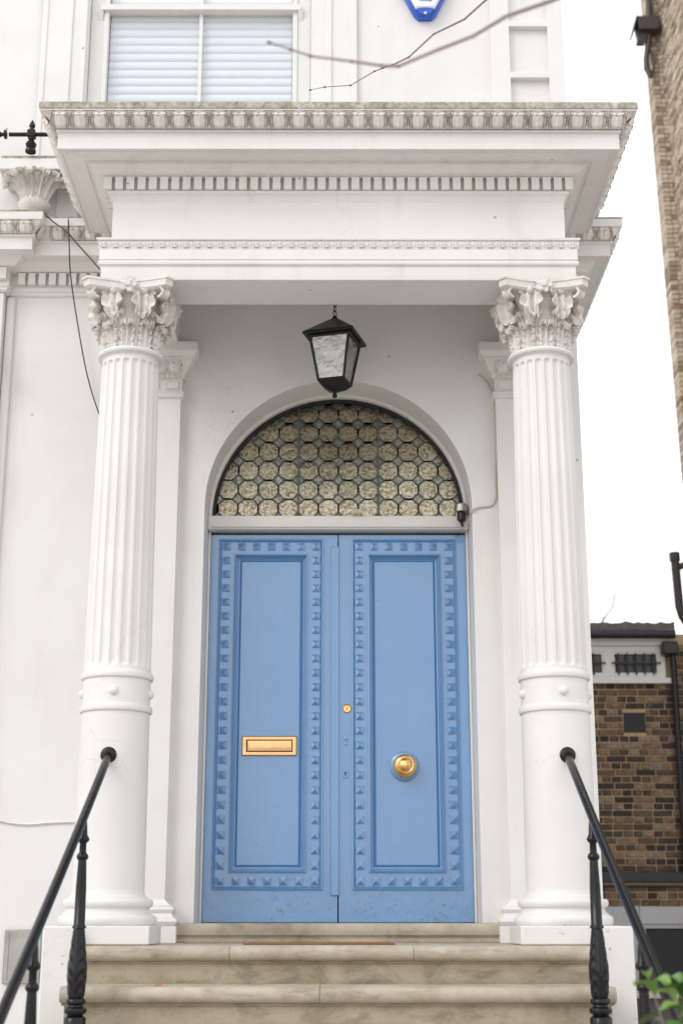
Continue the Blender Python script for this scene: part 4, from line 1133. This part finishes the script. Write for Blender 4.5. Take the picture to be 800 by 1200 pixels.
# strip window
sw = MB(); z1w = at(0, 755, YB-.05).z; z0w = at(0, 795, YB-.05).z; zs0 = at(0, 801, YB-.06).z
gx0, gx1 = at(717, 780, YB).x, at(770, 780, YB).x; gz0, gz1 = at(0, 791, YB).z, at(0, 765, YB).z
lx0, lx1 = 2.40, at(706, 780, YB).x
sw.plate([[(2.3, z0w), (xw1-.05, z0w), (xw1-.05, z1w-.01), (2.3, z1w-.01)], [(gx0, gz0), (gx1, gz0), (gx1, gz1), (gx0, gz1)], [(lx0, gz0), (lx1, gz0), (lx1, gz1), (lx0, gz1)]], YB-.05, YB+.02)
win2 = B_(sw.build('strip_window', M_whitewood, ob, smooth=0, bevel=.006))
MB().box(2.3, xw1+.02, YB-.09, YB-.048, zs0, z0w+.002).build('window_sill', M_whitewood, win2, bevel=.006)
MB().box(2.3, xw1-.02, YB-.10, YB-.049, z1w-.02, at(0, 747, YB-.1).z).build('fascia', M_whitewood, win2, bevel=.006)
for a, b_ in ((gx0, gx1), (lx0, lx1)):
    MB().box(a, b_, YB-.01, YB-.006, gz0, gz1).build('pane', M_dirtyglass, win2, smooth=0)
    f2 = MB()
    for q in ((a, a+.02), (b_-.02, b_)): f2.box(q[0], q[1], YB-.04, YB-.012, gz0, gz1)
    f2.box(a+.021, b_-.021, YB-.04, YB-.012, gz0, gz0+.02).box(a+.021, b_-.021, YB-.04, YB-.012, gz1-.02, gz1)
    f2.build('sash', M_whitewood, win2, smooth=0)
MB().box(2.31, xw1-.06, YB+.0, YB+.01, z0w, z1w-.02).build('dark_room', M_dark, win2, smooth=0)
for a, b_, n in ((gx0, gx1, 5), (lx0, lx1, 3)):
    for i in range(n):
        xx = a+(b_-a)*(i+.6)/(n+.2); MB().tube([(xx, YB-.065, gz0-.005), (xx, YB-.065, gz1-.015)], .011, 8).build('window_bar', M_sootpipe, win2)
    zc = (gz0+gz1)/2; MB().tube([(a-.02, YB-.075, zc), (b_+.02, YB-.075, zc)], .010, 8).build('window_bar', M_sootpipe, win2)
# roof edge, gutter, downpipe
zr0, zr1 = at(0, 739, YB-.1).z, at(0, 730.5, YB-.1).z
rf = MB(); n_ = 30
P = []
random.seed(5)
rx1 = at(786, 735, YB).x
for j in range(5):
    row = []
    for i in range(n_+1):
        xx = 2.3+(rx1-2.3)*i/n_; yy = YB-.16+.5*j
        row.append((xx, yy, zr1+.06*j+random.uniform(-.012, .012)))
    P.append(row)
rf.grid([[ (x, YB-.16, zr0) for x, _, _ in P[0]]]+P+[[(x, YB+2, zr0) for x, _, _ in P[0]]])
B_(rf.build('roof', M_slate, ob, smooth=60))
zg = at(0, 743, YB-.2).z
B_(MB().tube([(2.3, YB-.2, zg), (at(790, 743, YB-.2).x, YB-.2, zg)], .05, 14).build('gutter', M_blackgutter, ob))
dx = at(789, 780, YB-.12).x; dx2 = at(795, 950, YB-.12).x
B_(MB().box(at(774, 760, YB-.1).x, at(792, 760, YB-.1).x, YB-.2, YB-.01, at(0, 768, YB-.1).z, at(0, 753, YB-.1).z).build('rainwater_box', M_blackgutter, ob, bevel=.015))
B_(MB().tube([(dx, YB-.1, at(0, 765, YB-.1).z), (dx, YB-.1, at(0, 1022, YB-.1).z)], .036, 12).build('downpipe', M_blackgutter, ob))
# garage opening below: white lintel, frame, white-painted bricks, black door
gz1_ = z_lo-.002; gy = YB-.03
glint = at(0, 1083, gy).z; jx = at(751, 1100, gy).x; dx0 = at(757, 1100, gy).x; dz1 = at(0, 1088, gy).z
B_(MB().box(jx, bx1, gy, YB+.1, glint, gz1_).box(bx0, jx-.001, YB-.004, YB+.1, GZ, gz1_).build('painted_pier', M_greywall, ob, smooth=0, bevel=.006))
B_(MB().box(jx+.001, dx0, gy+.02, YB+.1, GZ, glint-.001).box(dx0+.001, bx1, gy+.02, YB+.1, dz1, glint-.001).build('garage_frame', M_greywall, ob, smooth=0, bevel=.004))
gdoor = B_(MB().box(dx0+.001, bx1, YB+.04, YB+.08, GZ, dz1-.001).build('garage_door', M_blackdoor, ob, smooth=0))
me_pb = MB().box(-.107, .107, -.006, .004, -.033, .033).mesh('painted_brick', M_greywall, 0)
z = gz1_-.04; c = 0
while z > GZ:
    x = 2.45+(.11 if c % 2 else 0)
    while x < jx-.06:
        if x+.1 > 2.5: place('painted_brick', me_pb, ob, (x-OB.x, -.004+random.uniform(-.002, .002), z-OB.z), (0, random.uniform(-.01, .01), 0))
        x += .225
    z -= CO; c += 1

# vent pipe beside it
vpx = at(794, 700, 17.4)
vp = thing('soil_vent_pipe', (vpx.x, 17.4, GZ), 'brown soil vent pipe standing up beside the outbuilding roof', 'pipe')
a0 = at(791, 648, 17.4)-Vector((vpx.x, 17.4, GZ)); a1 = at(797, 722, 17.4)-Vector((vpx.x, 17.4, GZ))
MB().tube([(a1.x-.03, 0, a0.z), (a1.x-.01, 0, a1.z+.12), (a1.x+.02, 0, a1.z), (a1.x+.08, 0, a1.z-.10)], .052, 14).build('pipe', M_sootpipe, vp, smooth=50)
MB().tube([(a1.x-.03, 0, a0.z+.004), (a1.x-.028, 0, a0.z-.10)], .064, 14).build('pipe_collar', M_sootpipe, vp)
MB().tube([(a1.x-.03, 0, a0.z-.2), (a1.x+.14, 0, a0.z-.12)], .04, 12).build('branch_pipe', M_sootpipe, vp)
MB().tube([(a1.x+.08, 0, a1.z-.10), (a1.x+.12, 0, a1.z-.3), (a1.x+.12, 0, 0)], .052, 12).build('pipe', M_sootpipe, vp)

# ------------------------------------------------------------------ tall neighbouring brick house
NX, NY = 5.276, 20.0
nh = thing('tall_brick_house', (NX, NY, GZ), 'tall yellow stock brick house seen edge-on beyond the passage', 'house')
nh.rotation_euler.y = R(-1.06)      # whole house tilted slightly so its edge follows the slope in the image
MB().box(0, 9, -6, 0, 0, 17).build('wall', M_farmortar, nh, smooth=0)
random.seed(21)
bk = MB()
zc = 6.0-GZ-1.5; c = 0
while zc < 16.2:
    y = -.06 - (.11 if c % 2 else 0)
    while y > -3.4:
        L = .215 if random.random() < .75 else .103
        d = random.uniform(.006, .02); h = .031+random.uniform(-.002, .003)
        bk.add([(0.01, y, zc-h), (0.01, y-L, zc-h), (0.01, y-L, zc+h), (0.01, y, zc+h), (-d, y-.006, zc-h+.004), (-d, y-L+.006, zc-h+.004), (-d, y-L+.006, zc+h-.004), (-d, y-.006, zc+h-.004)],
               [(0,1,5,4), (1,2,6,5), (2,3,7,6), (3,0,4,7), (4,5,6,7)])
        y -= L+.012
    zc += .076; c += 1
tag(bk.build('brickwork', M_farbrick, nh, smooth=0), kind='stuff')
pier = MB(); zc = 3.0
while zc < 16.2:
    for x in (-.13, -.02):
        d = random.uniform(0, .006)
        pier.box(x-.045, x+.052, -.316-d, 0.02, zc-.032, zc+.031)
    zc += .076
tag(pier.build('corner_brickwork', M_farbrick, nh, smooth=0), kind='stuff')
MB().box(-.17, 0.0, -.31, .012, 2.9, 16.3).build('corner_pier', M_farmortar, nh, smooth=0)
hp = at(750, 38, 19.6)
ho = thing('rainwater_hopper', (hp.x, 19.6, hp.z), 'dark rainwater hopper on a bracket at the tall brick corner', 'hopper')
s_ = .0104*1.0
def hpx(px, py): q = at(px, py, 19.6)-hp; return q.x, q.z
a = hpx(743, 24); b_ = hpx(770, 24); c_ = hpx(769, 39); d_ = hpx(746, 39); e_ = hpx(745, 51); f_ = hpx(754, 51); g_ = hpx(756, 42)
def prism(mb, pts, y0, y1):
    n = len(pts); return mb.add([(x, y0, z) for x, z in pts]+[(x, y1, z) for x, z in pts], [tuple(range(n)), tuple(range(2*n-1, n-1, -1))]+[(i, (i+1) % n, n+(i+1) % n, n+i) for i in range(n)])
prism(MB(), [a, b_, c_, d_], -.14, .14).build('hopper_box', M_sootpipe, ho, smooth=0, bevel=.01)
prism(MB(), [hpx(742.5, 24), hpx(744, 24.2), hpx(740.5, 40), hpx(739, 40)], -.15, .15).build('lid_flap', M_blackgutter, ho, smooth=0)
prism(MB(), [d_, hpx(757, 39.2), f_, e_], -.06, .06).build('hopper_lip', M_sootpipe, ho, smooth=0)
MB().tube([(*[hpx(759, 40)[0], 0, hpx(759, 40)[1]],), (hpx(758.5, 52)[0], 0, hpx(758.5, 52)[1]), (hpx(756, 68)[0], 0, hpx(756, 68)[1]), (hpx(757, 80)[0], 0, hpx(757, 80)[1]), (hpx(762, 90)[0], 0, hpx(762, 90)[1])], [.055, .045, .04, .05, .035], 12).build('outlet_pipe', M_sootpipe, ho)
MB().tube([(hpx(760, 58)[0], 0, hpx(760, 58)[1]), (hpx(766, 70)[0], 0, hpx(766, 70)[1]), (hpx(764, 84)[0], 0, hpx(764, 84)[1])], .022, 8).build('bracket', M_sootpipe, ho)
MB().tube([(hpx(760, 25)[0], 0, hpx(760, 25)[1]), (hpx(757.5, -20)[0], 0, hpx(757.5, -20)[1]), (hpx(757, -60)[0], 0, hpx(757, -60)[1])], .045, 10).build('downpipe', M_sootpipe, ho)

# ------------------------------------------------------------------ low garden wall in front of the garage
lw = thing('garden_wall', (2.2, 10.2, GZ), 'low dark garden wall with pale rough coping beside the portico', 'wall')
ztop = at(0, 1161, 10.2).z-GZ
MB().box(-.62, 2.5, 0, .22, 0, ztop-.05).build('wall_body', simple('dark_render', (.09,.085,.075), .9, nz=.4, nscale=9, bmp=.8, bscale=30), lw, smooth=0)
random.seed(9); x = -.62
me_cp = simple('pale_coping', (.5,.46,.40), .9, nz=.4, nscale=20, bmp=1, bscale=40)
while x < 2.4:
    L = random.uniform(.3, .45); MB().box(x+.004, x+L, -.04, .26, ztop-.05, ztop+random.uniform(-.01, .012)).build('coping_stone', me_cp, lw, bevel=.015); x += L
po = at(742, 1192, 9.6)
pp = tag(MB().lathe([(.022, 0), (.022, po.z-GZ+.02), (.016, po.z-GZ+.03)], n=12).build('white_post', M_whitewood, None, loc=(po.x, 9.6, GZ)), 'short white post beside the portico cheek wall', 'post')

# ------------------------------------------------------------------ bare trees
random.seed(3)
def twig(mb, buds, pts, r0, r1, budr, nb):
    P = [Vector(p) for p in pts]; m = len(P)
    mb.tube(P, [r0+(r1-r0)*i/(m-1) for i in range(m)], 7)
    for p in P[1:]:
        st = len(buds.v); buds.lathe([(.0005, -budr*1.6), (budr*.8, -budr*.7), (budr, 0), (budr*.7, budr), (.0005, budr*1.9)], n=8)
        d = (P[-1]-P[0]).normalized(); q = d.to_track_quat('Z', 'Y').to_matrix().to_4x4()
        buds.xf(Matrix.Translation(p) @ q, st)
tr = thing('bare_street_tree', (2.7, 4.6, GZ), 'bare thin budding twigs of a street tree reaching across the upper wall', 'tree')
OT = Vector((2.7, 4.6, GZ))
tk = MB().tube([Vector(p)-OT for p in [(2.7, 4.6, GZ-.05), (2.68, 4.62, 0), (2.72, 4.6, 1.5), (2.66, 4.63, 3.0), (2.70, 4.7, 4.6), (2.66, 4.75, 6.2)]], [.11, .09, .08, .07, .05, .02], 12).build('trunk', M_bark, tr, smooth=60)
t1 = MB(); b1 = MB()
twig(t1, b1, [Vector((2.67, 4.63, 2.6))-OT, Vector((1.9, 4.3, 2.95))-OT, Vector((1.15, 3.7, 2.75))-OT] + [at(x, y, 3.5)-OT for x, y in ((690, -18), (647, 0), (592, 19), (554, 42), (513, 58), (466, 77.5), (447, 77), (412, 72), (364, 66), (340, 58), (315, 50))], .0075, .0024, .0048, 1)
twig(t1, b1, [Vector((2.68, 4.66, 3.8))-OT, Vector((1.9, 5.3, 4.3))-OT, Vector((1.3, 6.0, 4.75))-OT] + [at(x, y, 6.4)-OT for x, y in ((610, -28), (568, 0), (543, 22.5), (507, 40), (478, 67), (459, 76), (447, 80), (438, 83.5), (410, 100), (380, 102), (363, 105.5))], .0075, .0016, .0052, 1)
for k in range(9):
    z = 3.2+.35*k; a = random.uniform(-1.2, 1.2)
    p = Vector((2.67, 4.66, z)); q = p+Vector((math.cos(a), math.sin(a)*.6, .7))*random.uniform(.6, 1.1)
    twig(t1, b1, [p-OT, p.lerp(q, .5)+Vector((0, 0, .08))-OT, q-OT], .012, .003, .006, 1)
t1.build('twigs', M_bark, tk, smooth=60); b1.build('buds', M_bud, tk, smooth=60)
bt = at(703, 740, 24)
t2 = thing('far_bare_tree', (bt.x, 24, GZ), 'faint bare sapling with a few twigs above the outbuilding roof', 'tree')
O2 = Vector((bt.x, 24, GZ))
f2 = MB()
def pt(x, y): return at(x, y, 24)-O2
f2.tube([(0, 0, 0), (0, 0, 2.5), pt(703, 738), pt(705, 729), pt(707, 725)], [.06, .05, .022, .018, .014], 8)
f2.build('trunk', M_bark, t2, smooth=60)
f3 = MB()
f3.tube([pt(706, 726), pt(717, 712), pt(719, 701), pt(724, 688), pt(727, 672), pt(731, 664)], [.013, .011, .009, .007, .005, .003], 6)
f3.tube([pt(706, 726), pt(703, 710), pt(701, 690), pt(700, 650)], [.007, .006, .005, .003], 6)
f3.tube([pt(719, 703), pt(714, 680), pt(711, 665)], [.005, .004, .003], 6)
f3.tube([pt(708, 724), pt(714, 727), pt(735, 728), pt(742, 705), pt(748, 690)], [.005, .006, .005, .004, .003], 6)
f3.build('twigs', M_bark, t2, smooth=60)

# ------------------------------------------------------------------ the shrub at the foot of the railing
random.seed(17)
sx, sy = 1.18, 4.45
sh = thing('green_shrub', (sx, sy, GZ), 'small glossy green leaved shrub below the end of the handrail', 'shrub')
stem = MB()
def leaf_shape(L, wd):
    P = []
    for j in range(7):
        u = j/6; w_ = wd*math.sin(PI*min(1, u*.92+.06))**.8
        P.append([(-w_, u*L, .02*math.sin(PI*u)+.012-.25*L*u*u*.5), (0, u*L, .02*math.sin(PI*u)-.25*L*u*u*.5), (w_, u*L, .02*math.sin(PI*u)+.012-.25*L*u*u*.5)])
    return MB().grid(P)
me_lf = [leaf_shape(L, w_).mesh('leaf', M_leaf, 60, recalc=False) for L, w_ in ((.085, .022), (.10, .025), (.07, .019))]
def spray(tip, n, hgt):
    base = Vector((random.uniform(-.1, .1), random.uniform(-.08, .08), 0)); tip = Vector(tip)
    mid = base.lerp(tip, .6)+Vector((random.uniform(-.05, .05), random.uniform(-.05, .05), .05))
    pts = [base, mid, tip]; stem.tube(pts, [.008, .005, .002], 6)
    for k in range(n):
        t = 1-.42*(k/n); p = mid.lerp(tip, (t-.5)/.5) if t > .5 else base.lerp(mid, t/.5)
        az = k*2.4+random.uniform(-.4, .4); el = random.uniform(-.1, .9)
        place('leaf', random.choice(me_lf), sh, p, (el, random.uniform(-.4, .4), az), (1, 1, 1))
H0 = -.155-GZ
for i in range(26):
    a = random.uniform(0, 2*PI); rr_ = .36*math.sqrt(random.random())
    px, py = rr_*math.cos(a), rr_*math.sin(a)*.8
    spray((px, py, H0-.16-.25*rr_+random.uniform(-.10, .06)), 9, 0)
spray((-.13, -.1, H0-.01), 10, 0); spray((-.16, .1, H0-.02), 10, 0); spray((-.06, -.05, H0+.035), 10, 0); spray((.0, .0, H0+.03), 10, 0); spray((-.27, 0, H0-.0), 9, 0); spray((-.20, .05, H0-.03), 9, 0)
stem.build('stem', M_bark, sh, smooth=60)
